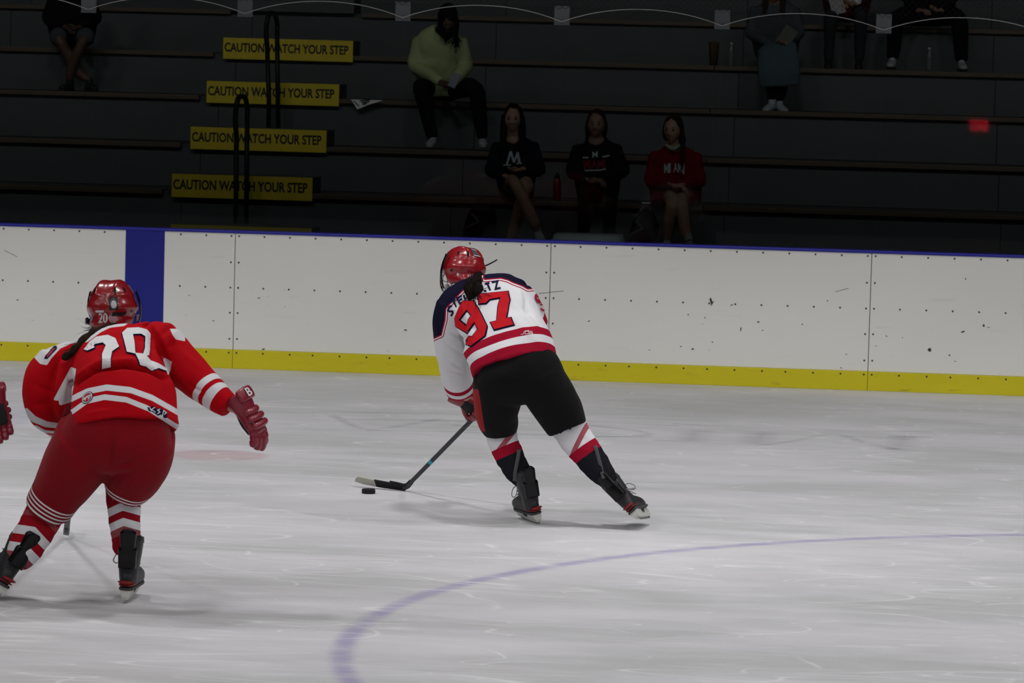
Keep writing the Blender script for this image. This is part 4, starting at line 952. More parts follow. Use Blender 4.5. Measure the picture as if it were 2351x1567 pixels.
glyph('sleeve_number', [[(1384, 206), (1412, 232), (1448, 318), (1470, 345), (1515, 430), (1510, 446), (1476, 456), (1440, 430), (1430, 405), (1452, 402), (1470, 425), (1484, 420), (1462, 352), (1426, 336), (1390, 330), (1358, 262), (1362, 226)], [(1384, 258), (1404, 264), (1424, 306), (1402, 302)]], drA, jA, plain('twill_crimson', CRIM, .6), None, sc=k6, o=(1000, 640))
# --- breezers
hips = pxsweep([(1180, 822, -.01, 84, .13), (1190, 848, -.03, 97, .15), (1196, 872, -.03, 102, .15), (1200, 890, .0, 98, .13)], Y0, 36, ex=2.4, dome=(.02, .05))
thL = pxsweep([(1146, 866, -.02, 58, .155), (1143, 910, .03, 57, .155), (1140, 948, .08, 50, .14), (1146, 976, .12, 44, .125), (1149, 994, .13, 39, .115)], Y0, 30, ex=2.3, dome=(.02, .008))
thR = pxsweep([(1232, 855, -.02, 57, .155), (1258, 902, .01, 58, .155), (1284, 944, .04, 54, .135), (1301, 978, .06, 47, .12), (1304, 985, .06, 45, .115)], Y0, 30, ex=2.3, dome=(.02, .006))
V, F, N = union([hips, thL, thR], .008, 14); V = wrinkle(V, N, .006, 6, 4.0); Q = proj(V)
sd = poly_sd(Q, [(1085, 893), (1098, 893), (1104, 925), (1108, 955), (1114, 990), (1095, 990), (1080, 940)])
M_BZ = banded('breezers_black', (.0065, .0065, .0070), [('side', 0, 99, (.30, .014, .016), None)], var=.2, rough=.8, sheen=.03)
mesh_obj('breezers', V, F, M_BZ, pA, attrs={'side': sd})
# --- socks
def sock(parent, st, Y, mat, voxel=.0065, amp=.004, seed=1.0, tape=None):
    S = pxsweep(st, Y, 26, sub=6, dome=(.01, .01)); V, F, N = union([S], voxel, 3); V = wrinkle(V, N, amp, 14, seed, (1, 1, 2.2))
    a, b = at(st[0][0], st[0][1], Y + st[0][2]), at(st[-1][0], st[-1][1], Y + st[-1][2]); ax = nrm(b - a); u = (V - a) @ ax; side = np.abs((V - a - u[:, None] * ax) @ nrm(np.cross(ax, FW)))
    sl = (V - a - u[:, None] * ax) @ nrm(np.cross(ax, FW))
    return mesh_obj('sock', V, F, mat, parent, attrs={'len': u, 'chev': u - .35 * side, 'slant': u + .55 * sl, 'off': sl}), np.linalg.norm(b - a), (a, ax)
M_S97 = banded('sock_97', WHITE, [('slant', .088, .118, (.36, .09, .11), None), ('len', .128, .182, CRIM, None), ('len', .182, 9, (.012, .012, .016), None)], var=.06)
M_S97b = banded('sock_97_right', WHITE, [('slant', .122, .152, (.36, .09, .11), None), ('len', .172, .226, CRIM, None), ('len', .226, 9, (.012, .012, .016), None)], var=.06)
sk, L_, (a_, ax_) = sock(pA, [(1148, 968, .13, 36, .065), (1152, 1000, .12, 36, .065), (1164, 1035, .12, 34, .062), (1183, 1072, .10, 31, .055), (1201, 1098, .09, 26, .048), (1209, 1112, .09, 20, .04)], Y0, M_S97)
skR, L_, _ = sock(pA, [(1298, 962, .06, 42, .065), (1318, 1000, .05, 40, .065), (1340, 1030, .03, 37, .062), (1364, 1062, .015, 34, .058), (1386, 1090, .0, 28, .048), (1401, 1108, -.0, 21, .04)], Y0, M_S97b, seed=4.0)
# clear shin tape: a narrow pale strip down the calf
M_TAPE = plain('clear_tape', (.075, .075, .08), .3)
def tape_strip(parent, pts, Y, w):
    P = np.array([at(x, y, Y + d) for x, y, d in pts]); V, F = sweep(P, [w] * len(P), [.002] * len(P), 10, sub=4, ex=4); mesh_obj('shin_tape', V, F, M_TAPE, parent)
tape_strip(sk, [(1192, 1030, .056), (1188, 1055, .046), (1183, 1082, .036), (1182, 1104, .032)], Y0, .010); tape_strip(skR, [(1366, 1022, -.025), (1373, 1046, -.034), (1380, 1074, -.042), (1386, 1098, -.05)], Y0, .010)
# --- skates
bl0, bl1 = on_ice(1240, 1204), on_ice(1199, 1189); fL = nrm(bl1 - bl0); skL = skate(pA, bl0 + fL * .15, fL, at(1199, 1085, Y0 + .05) - at(1226, 1180, Y0 + .03), .98, lace_side=-1)
rt_ = at(1468, 1192, Y0 - .08); upR = nrm(at(1377, 1090, Y0 - .04) - at(1446, 1170, Y0 - .08)); fR = nrm(.02 * RT + np.array([0, .99, 0]) + np.array([0, 0, .04])); fR = nrm(fR - upR * (fR @ upR)); skR_ = skate(pA, rt_ + fR * .15, fR, upR, .98, lace_side=1)
lp = rt_ + fR * .05 + upR * .19
for dy in (0, .03): MB().tube(spline([lp + upR * .02, lp + RT * .05 + UP * (.015 - dy * .2), lp + RT * .095 + UP * (.02 - dy)], 5), .0035, 6).obj('lace_end', M_LACE, skR_, smooth=True)
# --- helmet, hair, gloves, stick
M_HELM = plastic('helmet_red', (.27, .008, .014)); M_DECALD = plain('decal_dark', (.05, .008, .012), .3); M_GREYV = plain('vent_grey', (.06, .065, .07), .4); M_DECW = plain('decal_white', (.45, .46, .46), .4); M_DECB = plain('decal_blue', (.16, .20, .32), .4)
def exA(patch, disc, sq):
    patch('top_vent', sq, 180, .28, 26, .30, M_GREYV)
    for t_ in (.14, .26, .42): patch('top_bar', sq, 180, t_, 27, .022, M_DECW, .004)
    patch('round_sticker', disc, 163, .83, 10, .10, M_DECW, .002); patch('round_sticker', disc, -160, .83, 10, .10, M_DECB, .002); patch('side_sticker', disc, -122, .80, 7, .07, M_DECW, .002)
    patch('brow_logo', text_flat('R', .3, .04), -30, .36, 12, .14, M_DECW, .002); patch('side_mark', sq, -62, .60, 22, .025, plain('decal_pinkgrey', (.35, .16, .17), .4), .002, -.3)
hmA = helmet(pA, hc, RA, M_HELM, '97', M_DECALD, M_WIRE, exA)
back = at(1114, 610, Y0 + .40)
MB().tube(spline([back, back + RT * .03 + UP * .014, back + RT * .065 + UP * .034], 6), [.0042] * 12 + [.0015], 6).obj('loose_strap', M_BLACKGLOSS, hmA, smooth=True)
g0 = [at(1092, 645, Y0 + .29), at(1089, 660, Y0 + .20), at(1092, 680, Y0 + .175), at(1105, 700, Y0 + .155)]
V, F, N = union([sweep(g0, [19 * .00226, 24 * .00226, 20 * .00226, 7 * .00226], [.030, .036, .030, .012], 22, dome=(.01, .02)), sweep([at(1104, 634, Y0 + .37), at(1096, 654, Y0 + .25), at(1086, 672, Y0 + .20), at(1080, 690, Y0 + .19)], [.040, .046, .036, .012], [.03, .03, .026, .01], 18, dome=(.01, .02)), sweep([at(1108, 652, Y0 + .25), at(1111, 676, Y0 + .19), at(1112, 694, Y0 + .18)], [.024, .018, .006], [.02, .018, .006], 14, dome=(.01, .01))], .006, 2); V = wrinkle(V, N, .014, 22, 3.0, (1.3, 1, .3))
hA = mesh_obj('ponytail', V, F, M_HAIR_BLACK, pA); strands(g0 + [at(1110, 706, Y0 + .16)], .0028, 260, .027, 5, 1.0).obj('loose_strands', M_HAIR_BLACK, hA, smooth=True)['kind'] = 'stuff'
ear = hc + RA @ np.array([-.082, -.03, -.10]); V, F = sweep([ear + RA[:, 2] * .012, ear - RA[:, 2] * .02], [.012, .012], [.003, .003], 10, U=RA[:, 1], ex=4); mesh_obj('ear_loop', V, F, M_PAD, hmA)
M_GLV97 = plastic('glove_red_vinyl', (.22, .008, .016), .42); M_GLVB = plain('glove_black', (.012, .012, .014), .6)
sd_ = nrm(at(1200, 846, Y0 + .52) - at(925, 1116, on_ice(925, 1126)[1]))              # shaft direction upwards
heelA = on_ice(926, 1124, .004); gripA = heelA + nrm(at(1206, 838, Y0 + .34) - heelA) * (np.linalg.norm(at(1206, 838, Y0 + .34) - heelA) + .03); toeA = at(812, 1114, heelA[1] + .10)
axA = nrm(gripA - heelA)
tt = np.linspace(0, 1, 400); gl = heelA + (gripA - heelA) * tt[np.abs(proj(heelA + (gripA - heelA) * tt[:, None])[:, 0] - 1096).argmin()]
M_SHAFT = plain('stick_shaft_graphite', (.035, .035, .042), .35, var=.3, scale=30); M_TAPEB = plain('stick_tape_black', (.014, .014, .015), .8); M_BLADEW = plain('stick_blade_pale', (.42, .42, .36), .6, var=.15)
stA = stick('dark graphite stick held by the skater in white, half taped blade at the puck', gripA, heelA, toeA, 1, M_SHAFT, M_TAPEB, M_BLADEW, .52)
c_ = heelA + axA * .34; V, F = sweep([c_, c_ + axA * .03], [.0150, .0150], [.0112, .0112], 12, U=nrm(np.cross(axA, toeA - heelA)), ex=5); mesh_obj('shaft_band', V, F, plain('band_blue', (.03, .30, .42), .4), stA)
def grip_glove(parent, hand, ax, elbow, mat, s=.95, palm_to=None):
    """a glove closed round a shaft at hand; the forearm comes from elbow"""
    fa = nrm(hand - elbow); side = nrm(np.asarray(ax)); d = nrm(fa - side * (fa @ side)); pal = np.cross(side, d)
    return glove(parent, hand - d * .105 * s - pal * .038 * s, d, side, mat, 1.55, s)[0]
grip_glove(pA, gl, -axA, at(1052, 872, Y0 + .56), M_GLV97, .95); grip_glove(pA, gripA - axA * .06, -axA, elR, M_GLV97, .92)
puck = on_ice(846, 1132); pk = empty('puck', puck, 'black rubber puck on the ice at the tip of the stick blade', 'puck')
lathe_obj('disc', [(.034, 0), (.0375, .002), (.0381, .004), (.0381, .0215), (.0375, .0235), (.034, .0254)], puck, plain('puck_rubber', (.012, .012, .012), .75, bump=.4, scale=400), pk)

# ------------------------------------------------------------------ player 20 in red
Y1 = on_ice(286, 1386)[1]; m1 = mpp(on_ice(286, 1386))
pB = empty('person', on_ice(240, 1386), 'skater in red jersey 20 seen from behind, right arm held out wide', 'person', 'skaters on the ice')
shL, elL, haL = at(122, 822, Y1 + .28), at(92, 920, Y1 + .25), at(148, 985, Y1 + .62)
shR, elR, haR = at(384, 775, Y1 + .28), at(440, 862, Y1 + .25), at(540, 935, Y1 + .17)
heelB = on_ice(152, 1222, .03); gripB = heelB + nrm(at(182, 966, Y1 + .52) - heelB) * (np.linalg.norm(at(182, 966, Y1 + .52) - heelB) + .10); axB = nrm(gripB - heelB)
def grip_wrist(hand, ax, elbow, s):
    fa = nrm(hand - elbow); side = nrm(np.asarray(ax)); dd_ = nrm(fa - side * (fa @ side)); return hand - dd_ * .125 * s - np.cross(side, dd_) * .038 * s
haL = grip_wrist(gripB - axB * .10, -axB, elL, .95)
hcB = at(258, 707, Y1 + .42); fB = nrm(.13 * RT + np.array([0, .92, 0]) + np.array([0, 0, -.10])); RB = frame3(fB, np.array([-.03, .25, 1]))
body_obj(pB, [limb([at(285, 980, Y1 - .05), at(268, 880, Y1 + .1), at(262, 800, Y1 + .22)], [.12, .12, .12]), limb([at(258, 790, Y1 + .28), hcB - RB[:, 2] * .06], [.058, .055]), limb([shL, shR], [.05, .05]),
              limb([shL, elL, haL], [.045, .038, .03]), limb([shR, elR, haR], [.045, .038, .03]), limb([at(215, 1000, Y1 - .05), at(125, 1140, Y1 + .1), at(42, 1285, Y1 + .0)], [.08, .05, .025]), limb([at(320, 1000, Y1 - .05), at(290, 1130, Y1 + .1), at(291, 1268, Y1 + .08)], [.08, .05, .028])], SKIN_A, (hcB + RB @ np.array([0, -.005, -.015]), RB))
def px_dir(a): a = math.radians(a); return RT * math.cos(a) - UP * math.sin(a)
low = pxsweep([(285, 985, -.06, 126, .19), (283, 945, -.03, 122, .19), (279, 900, .02, 117, .185), (274, 866, .08, 112, .175), (268, 842, .13, 104, .16)], Y1, 40, U=px_dir(18), ex=2.3, dome=(0, .03))
mid = pxsweep([(272, 880, .09, 100, .15), (268, 840, .15, 104, .15), (262, 812, .21, 106, .135), (258, 794, .26, 96, .11), (258, 784, .29, 62, .08)], Y1, 40, U=px_dir(-6), ex=2.3, dome=(.02, .02))
shl = pxsweep([(122, 830, .25, 36, .08), (165, 820, .29, 38, .09), (250, 804, .32, 38, .085), (326, 776, .31, 38, .09), (384, 778, .27, 40, .085)], Y1, 26, dome=(.02, .03))
web = pxsweep([(160, 838, .18, 24, .06), (150, 880, .16, 24, .06), (142, 918, .17, 22, .055), (140, 945, .2, 14, .04)], Y1, 20, dome=(.02, .02))
slL = pxsweep([(124, 820, .26, 36, .08), (100, 864, .24, 45, .10), (96, 910, .24, 44, .105), (106, 948, .30, 38, .10), (122, 972, .42, 26, .085), (134, 980, .50, 20, .075)], Y1, 28, dome=(.02, 0))
slR = pxsweep([(376, 778, .27, 40, .085), (402, 815, .27, 44, .10), (430, 850, .25, 47, .105), (466, 884, .21, 41, .10), (500, 912, .18, 33, .085), (527, 932, .165, 28, .075)], Y1, 28, dome=(.02, 0))
V, F, N = union([low, mid, shl, web, slL, slR], .0068, 4); Q = proj(V)
V = fold(V, N, Q, [(165, 880, 225, 846, 5, -.045), (205, 850, 300, 836, 5, -.050), (280, 838, 350, 848, 5, -.050), (335, 845, 385, 868, 5, -.040), (168, 868, 240, 830, 7, .014), (220, 832, 330, 826, 8, .014), (345, 760, 350, 830, 7, -.014), (352, 745, 385, 800, 7, .016), (365, 800, 392, 850, 7, -.014), (385, 800, 405, 780, 6, -.012),
                   (150, 850, 175, 890, 8, -.014), (75, 880, 130, 905, 7, -.008), (70, 930, 120, 925, 7, -.008), (300, 800, 330, 850, 7, -.006), (380, 860, 400, 960, 7, -.012), (390, 870, 412, 940, 6, .008), (430, 880, 470, 905, 5, -.008), (200, 950, 260, 940, 6, .006), (330, 900, 370, 960, 8, .006), (420, 810, 470, 850, 8, .006), (160, 880, 150, 960, 6, -.012)])
V = wrinkle(V, N, .0065, 8, 9.0, (1, 1, .6)); Q = proj(V)
hem0 = at(285, 985, Y1 - .06); aT = nrm(at(283, 945, Y1 - .03) - hem0)
pl_ = [at(100, 864, Y1 + .24), at(96, 910, Y1 + .24), at(122, 972, Y1 + .42), at(134, 980, Y1 + .5)]; pr_ = [at(402, 815, Y1 + .27), at(430, 850, Y1 + .25), at(500, 912, Y1 + .18), at(527, 932, Y1 + .165)]
pL, dL = seg_param(V, pl_); LL = sum(np.linalg.norm(np.diff(pl_, axis=0), axis=1)); pR, dR = seg_param(V, pr_); LR = sum(np.linalg.norm(np.diff(pr_, axis=0), axis=1))
_, dT = seg_param(V, [hem0, at(274, 866, Y1 + .08), at(258, 790, Y1 + .25)])
mL = (dT - .15 > dL - .02).astype(float); mR = (dT - .15 > dR - .02).astype(float)
# hem stripes follow the cloth: distance above the drooping hem line
def above(Q, line):
    line = np.array(line, float); return np.interp(Q[:, 0], line[:, 0], line[:, 1]) - Q[:, 1]
yk = np.maximum.reduce([poly_sd(Q, [(92, 835), (108, 838), (118, 822), (138, 800), (165, 788), (200, 785), (232, 762), (252, 752), (285, 748), (300, 738), (240, 720), (150, 750), (60, 800)]), poly_sd(Q, [(390, 754), (396, 768), (404, 779), (425, 783), (425, 755)]), poly_sd(Q, [(372, 817), (395, 830), (391, 850), (386, 862)]), poly_sd(Q, [(163, 842), (175, 846), (166, 905), (154, 922), (122, 918)]), poly_sd(Q, [(50, 940), (62, 936), (82, 955), (108, 967), (145, 972), (145, 984), (104, 980), (74, 968), (52, 952)]), poly_sd(Q, [(70, 976), (84, 976), (104, 987), (135, 990), (135, 996), (100, 993), (78, 984)])])
b1 = above(Q, [(120, 930), (165, 916), (200, 899), (245, 890), (300, 896), (350, 914), (396, 940), (430, 960)]); b2 = above(Q, [(120, 985), (160, 950), (200, 921), (240, 912), (290, 918), (340, 938), (404, 979), (430, 990)])
b1 = np.abs(b1 - 1); b2 = np.abs(b2 - 1)
M_J20 = banded('jersey_red_knit', REDJ, [('band_a', -1, 7.0, WHITE, 'torso'), ('band_b', -1, 6.5, WHITE, 'torso'), ('cuff_r', .108, .140, WHITE, 'arm_r'), ('cuff_r', .056, .086, WHITE, 'arm_r'), ('cuff_l', .105, .142, WHITE, 'arm_l'), ('cuff_l', .050, .078, WHITE, 'arm_l'), ('yoke', 0, 999, (.62, .62, .63), None)], var=.06)
jB = mesh_obj('jersey', V, F, M_J20, pB, attrs={'band_a': b1, 'band_b': b2, 'cuff_l': LL - pL, 'cuff_r': LR - pR, 'arm_l': mL, 'arm_r': mR, 'torso': 1 - np.maximum(mL, mR), 'yoke': yk})
drB = Drape(V, F); drB.dist = 16.5; k3 = 1 / 3.5606
two = [[(692, 655), (735, 592), (790, 552), (885, 537), (942, 562), (972, 632), (915, 672), (905, 735), (903, 785), (832, 800), (837, 690), (866, 622), (842, 600), (782, 612), (768, 625), (778, 640), (720, 665)]]
zero = [[(997, 520), (1040, 482), (1130, 477), (1192, 492), (1223, 525), (1219, 620), (1208, 702), (1192, 704), (1225, 745), (1290, 768), (1345, 803), (1352, 826), (1290, 806), (1242, 822), (1188, 785), (1140, 772), (1108, 690), (1035, 675)], [(1086, 530), (1150, 527), (1183, 548), (1180, 640), (1166, 690), (1108, 682)]]
glyph('number_two', two, drB, jB, M_TWWHITE, M_TWNAVY, 1.7, k3, (0, 620), 4.5); glyph('number_zero', zero, drB, jB, M_TWWHITE, M_TWNAVY, 1.7, k3, (0, 620), 4.5)
def crest(pts, mat, lift, sc=k3, o=(0, 620), cell=4.0, name='sewn_patch'):
    P, F_ = drB.lay(*flat_mesh([np.array(pts, float) * sc + o], cell), lift); mesh_obj(name, P, F_, mat, jB, smooth=False)
an = np.linspace(0, 2 * np.pi, 24, endpoint=False); el = lambda r, q=.30: np.c_[715 + r * (46 * np.cos(an) + q * 18 * np.sin(an)), 1042 - r * (48 * np.sin(an) + 14 * np.cos(an))]
crest(el(1.0), M_TWNAVY, .0022); crest(el(.88), M_TWWHITE, .0030); crest(el(.74), M_TWNAVY, .0036); crest(el(.66), plain('patch_red', (.40, .02, .03), .6), .0042)
for s_ in ([(680, 1062), (740, 1022)], [(690, 1040), (700, 1065), (712, 1032)], [(722, 1026), (728, 1056), (748, 1020)]): crest(stroke_poly(s_, 7), M_TWWHITE, .0050, name='patch_letter')
crest([(1203, 1120), (1225, 1122), (1245, 1108), (1275, 1132), (1310, 1128), (1345, 1150), (1366, 1170), (1362, 1206), (1335, 1202), (1318, 1178), (1290, 1188), (1250, 1160), (1215, 1150)], M_TWNAVY, .0025)
for s_ in ([(1222, 1124), (1238, 1152)], [(1262, 1122), (1236, 1138), (1268, 1162)], [(1304, 1136), (1284, 1144), (1302, 1160), (1282, 1174)], [(1322, 1196), (1334, 1148), (1356, 1166), (1338, 1180)]): crest(stroke_poly(s_, 7), M_TWWHITE, .0040, name='mark_letter')
crest([(372, 700), (440, 624), (462, 618), (468, 640), (420, 690), (385, 726), (360, 724)], M_TWNAVY, .0022, name='sleeve_numeral'); crest([(384, 700), (436, 642), (452, 640), (410, 690), (384, 716)], plain('patch_red', (.40, .02, .03), .6), .0032, name='sleeve_numeral')
# --- pants
M_PT = banded('pants_red', (.205, .0045, .0095), [('len', -.012, -.002, WHITE, None), ('len', .010, .018, WHITE, None), ('len', .030, .038, WHITE, None), ('len', .049, .057, WHITE, None)], var=.12, rough=.9, sheen=.05)
hips = pxsweep([(284, 952, -.03, 110, .15), (274, 985, -.06, 122, .165), (268, 1012, -.07, 128, .165), (264, 1032, -.03, 120, .14)], Y1, 40, U=px_dir(8), ex=2.4, dome=(.02, .05))
thL = pxsweep([(206, 1004, -.05, 80, .18), (177, 1058, .0, 75, .175), (146, 1110, .06, 65, .155), (120, 1152, .09, 58, .14), (113, 1164, .10, 57, .135)], Y1, 34, ex=2.3, dome=(.02, 0))
thR = pxsweep([(328, 1000, -.05, 76, .18), (321, 1048, .01, 75, .175), (305, 1092, .08, 64, .15), (291, 1124, .12, 51, .13), (288, 1134, .12, 48, .125)], Y1, 34, ex=2.3, dome=(.02, 0))
V, F, N = union([hips, thL, thR], .008, 14); Q = proj(V)
V = fold(V, N, Q, [(262, 1075, 320, 1055, 8, -.012), (258, 1095, 300, 1090, 7, -.010), (262, 990, 250, 1080, 8, -.018), (270, 1040, 330, 1010, 9, .006), (150, 1050, 200, 1090, 10, .006)]); V = wrinkle(V, N, .006, 6, 1.0); Q = proj(V)
hl = at(112, 1164, Y1 + .10); al = nrm(at(145, 1112, Y1 + .08) - hl); hr = at(288, 1134, Y1 + .13); ar = nrm(at(303, 1092, Y1 + .10) - hr)
isR = Q[:, 0] > np.interp(Q[:, 1], [1000, 1090, 1200], [265, 237, 215])
lenn = np.where(isR, (V - hr) @ ar - .004, (V - hl) @ al - .006)
mesh_obj('pants', V, F, M_PT, pB, attrs={'len': lenn})
M_S20 = banded('sock_20', (.27, .006, .014), [('chev', .068, .105, WHITE, None), ('chev', .136, .172, WHITE, None), ('chev', .172, .205, (.30, .07, .08), None)], var=.1)
M_S20L = banded('sock_20_left', (.30, .006, .014), [('chev', .150, .192, WHITE, None), ('chev', .232, .275, WHITE, None), ('chev', .275, .31, (.30, .07, .08), None), ('chev', .075, .10, (.33, .06, .07), None)], var=.1)
sock(pB, [(283, 1118, .12, 42, .07), (284, 1155, .11, 39, .068), (286, 1195, .10, 37, .065), (290, 1232, .085, 34, .058), (291, 1256, .08, 32, .05), (291, 1270, .08, 27, .042)], Y1, M_S20, seed=7.0)
sock(pB, [(122, 1142, .09, 48, .075), (98, 1188, .07, 45, .07), (70, 1236, .04, 43, .068), (52, 1268, .02, 39, .060), (42, 1286, .02, 32, .05), (38, 1294, .02, 26, .042)], Y1, M_S20L, seed=8.0)
fR = nrm(np.array([-.04, 1, 0])); skate(pB, on_ice(286, 1385) + fR * .15, fR, np.array([.03, .10, 1]), 1.02, lace_side=-1)
upL = nrm(at(62, 1250, Y1 + .02) - at(-8, 1375, Y1 - .04)); fL = nrm(np.array([-.55, .82, 0])); fL = nrm(fL - upL * (fL @ upL)); cL = at(-10, 1396, Y1 - .05); cL[2] = max(cL[2], .015); skate(pB, cL + fL * .12, fL, upL, 1.02)
M_HELM2 = plastic('helmet_red_deep', (.24, .008, .012)); M_WIRE2 = plain('cage_wire_navy', (.02, .02, .045), .3, .5)
def exB(patch, disc, sq):
    patch('crest_sticker', sq, 154, .58, 20, .19, M_INK, .0015); patch('crest_sticker', disc, 154, .58, 17, .17, M_GREYV, .0022); patch('crest_sticker', disc, 154, .59, 12, .11, M_DECW, .0028)
    patch('white_bar', sq, -172, .69, 22, .032, M_DECW, .002); patch('round_sticker', disc, 155, .80, 20, .17, plain('decal_pink', (.30, .15, .16), .4), .002); patch('side_patch', sq, 140, .74, 34, .06, M_INK, .0035, .1)
    patch('blue_sticker', disc, -142, .80, 12, .12, M_DECB, .002); patch('brow_logo', text_flat('M', .3, .04), 62, .34, 14, .16, M_DECW, .002)
hmB = helmet(pB, hcB, RB, M_HELM2, '20', M_DECW, M_WIRE2, exB)
V, F = sweep([hcB + RB @ np.array([-.100, -.05, -.055]), hcB + RB @ np.array([-.118, -.015, -.058]), hcB + RB @ np.array([-.112, .03, -.058])], [.014] * 3, [.006] * 3, 12, U=RB[:, 2], ex=4); mesh_obj('ear_clip', V, F, M_BLACKGLOSS, hmB)
g1 = [at(250, 761, Y1 + .25), at(230, 765, Y1 + .18), at(206, 778, Y1 + .13), at(186, 796, Y1 + .10), at(166, 810, Y1 + .085), at(148, 820, Y1 + .08)]
P_ = spline(g1, 6); a_ = np.interp(np.linspace(0, 1, len(P_)), [0, .15, .6, 1], [.034, .034, .030, .012]) * (1 + .13 * np.sin(np.linspace(0, 1, len(P_)) * 9 * math.pi))
V, F, N = union([sweep(P_, a_, a_ * .75, 20, sub=1, dome=(.01, .01)), sweep([at(264, 760, Y1 + .30), at(240, 762, Y1 + .25)], [.036, .034], [.05, .03], 18, dome=(.02, .02))], .006, 2); V = wrinkle(V, N, .006, 25, 3.0)
hB = mesh_obj('braid', V, F, M_HAIR_BROWN, pB); strands(g1, .0024, 50, .016, 9).obj('loose_strands', M_HAIR_BROWN, hB, smooth=True)['kind'] = 'stuff'
w_ = strands([at(226, 754, Y1 + .18), at(208, 757, Y1 + .17), at(190, 764, Y1 + .17)], .0012, 26, .012, 12); w_.obj('wisps', M_HAIR_BROWN, hB, smooth=True)['kind'] = 'stuff'
M_GLV20 = plastic('glove_red_twill', (.215, .006, .022), .45)
# right glove hangs open, back of the hand outwards
wr = at(556, 932, Y1 + .16); dd = nrm(at(598, 1000, Y1 + .16) - wr); sdv = nrm(-RT * .62 - UP * .45 + np.array([0, .65, 0]))
gB, PG = glove(pB, wr + dd * .02, dd, np.cross(nrm(RT * .80 + UP * .42 - np.array([0, .45, 0])), dd), M_GLV20, .42, 1.0)
def glove_mark(g, P, s, txt, x, y, w, h, z=.060):
    TV, TF = text_flat(txt, None, .02); mesh_obj('glove_lettering', np.array([P(x + w * (a - .5), y - h * (b - .5), z) for a, b in TV]), TF, M_TWWHITE, g, smooth=False)
glove_mark(gB, PG, 1, 'B', 0.0, -.060, .040, .040, .0695)
stB = stick('dark stick of the skater in red 20, blade showing between the legs', gripB, heelB, heelB + nrm(np.array([-.12, .9, .12])) * .27, -1, M_SHAFT, plain('stick_blade_grey', (.05, .055, .055), .6, var=.4), M_BLADEW, .85)
grip_glove(pB, gripB - axB * .10, -axB, elL, M_GLV20, .95)

# ------------------------------------------------------------------ third skater, only a glove reaches into the picture
SHIFT = np.array([-1.135, .02, .0])
pC = pB.copy(); COL.objects.link(pC); pC.location = np.array(pB.location) + SHIFT
tag(pC, 'red gloved skater mostly cut off by the left edge of the picture', 'person', 'skaters on the ice')
SKIP = ('number_', 'sewn_patch', 'patch_letter', 'mark_letter', 'sleeve_num', 'lace')
for ch in list(pB.children):
    if ch == gB: continue
    c = ch.copy(); COL.objects.link(c); c.parent = pC
    for g2 in ch.children:
        if g2.name.startswith(SKIP): continue
        d = g2.copy(); COL.objects.link(d); d.parent = c
        for g3 in g2.children:
            e = g3.copy(); COL.objects.link(e); e.parent = d
wr = at(-8, 934, Y1 + .14); dd = nrm(at(8, 1010, Y1 + .16) - wr)
gC, _ = glove(pC, wr - dd * .02, dd, np.cross(dd, nrm(RT * .22 - UP * .1 - np.array([0, .95, 0])) ), M_GLV20, .45, .92)
stC = stB.copy(); COL.objects.link(stC); stC.location = np.array(stB.location) + SHIFT; stC['label'] = 'stick held by the skater cut off at the left edge'
for ch in stB.children: c = ch.copy(); COL.objects.link(c); c.parent = stC
# ------------------------------------------------------------------ people on the bleachers
def shoe(parent, ankle, d, mat, sole, s=1.0, up=(0, 0, 1)):
    R = frame3(d, up); o = np.asarray(ankle); W = lambda P: np.asarray(P) * s @ R.T + o
    a = sweep(W([(0, -.055, -.055), (0, 0, -.050), (0, .08, -.058), (0, .15, -.064), (0, .18, -.066)]), [.030 * s, .036 * s, .042 * s, .040 * s, .028 * s], [.036 * s, .040 * s, .032 * s, .024 * s, .018 * s], 18, U=R[:, 0], ex=2.5, dome=(.015, .015))
    b = sweep(W([(0, -.01, -.05), (0, -.012, -.01), (0, -.012, .015)]), [.034 * s, .036 * s, .037 * s], [.046 * s, .046 * s, .046 * s], 18, U=R[:, 0])
    V, F, N = union([a, b], .007, 3); sh = mesh_obj('shoe', V, F, mat, parent)
    V, F = sweep(W([(0, -.068, -.088), (0, 0, -.088), (0, .10, -.088), (0, .19, -.086)]), [.032 * s, .038 * s, .045 * s, .030 * s], [.011 * s] * 4, 18, U=R[:, 0], ex=3, dome=(.018, .018)); mesh_obj('sole', V, F, sole, sh)
    for i in range(4): MB().tube(W([(-.022, .02 + .022 * i, -.018 - .007 * i), (0, .026 + .022 * i, -.012 - .008 * i), (.022, .02 + .022 * i, -.018 - .007 * i)]), .003, 5).obj('lace', sole, sh, smooth=True)
    return sh
DOWNFACE = np.array([0, -1.0, -.04])
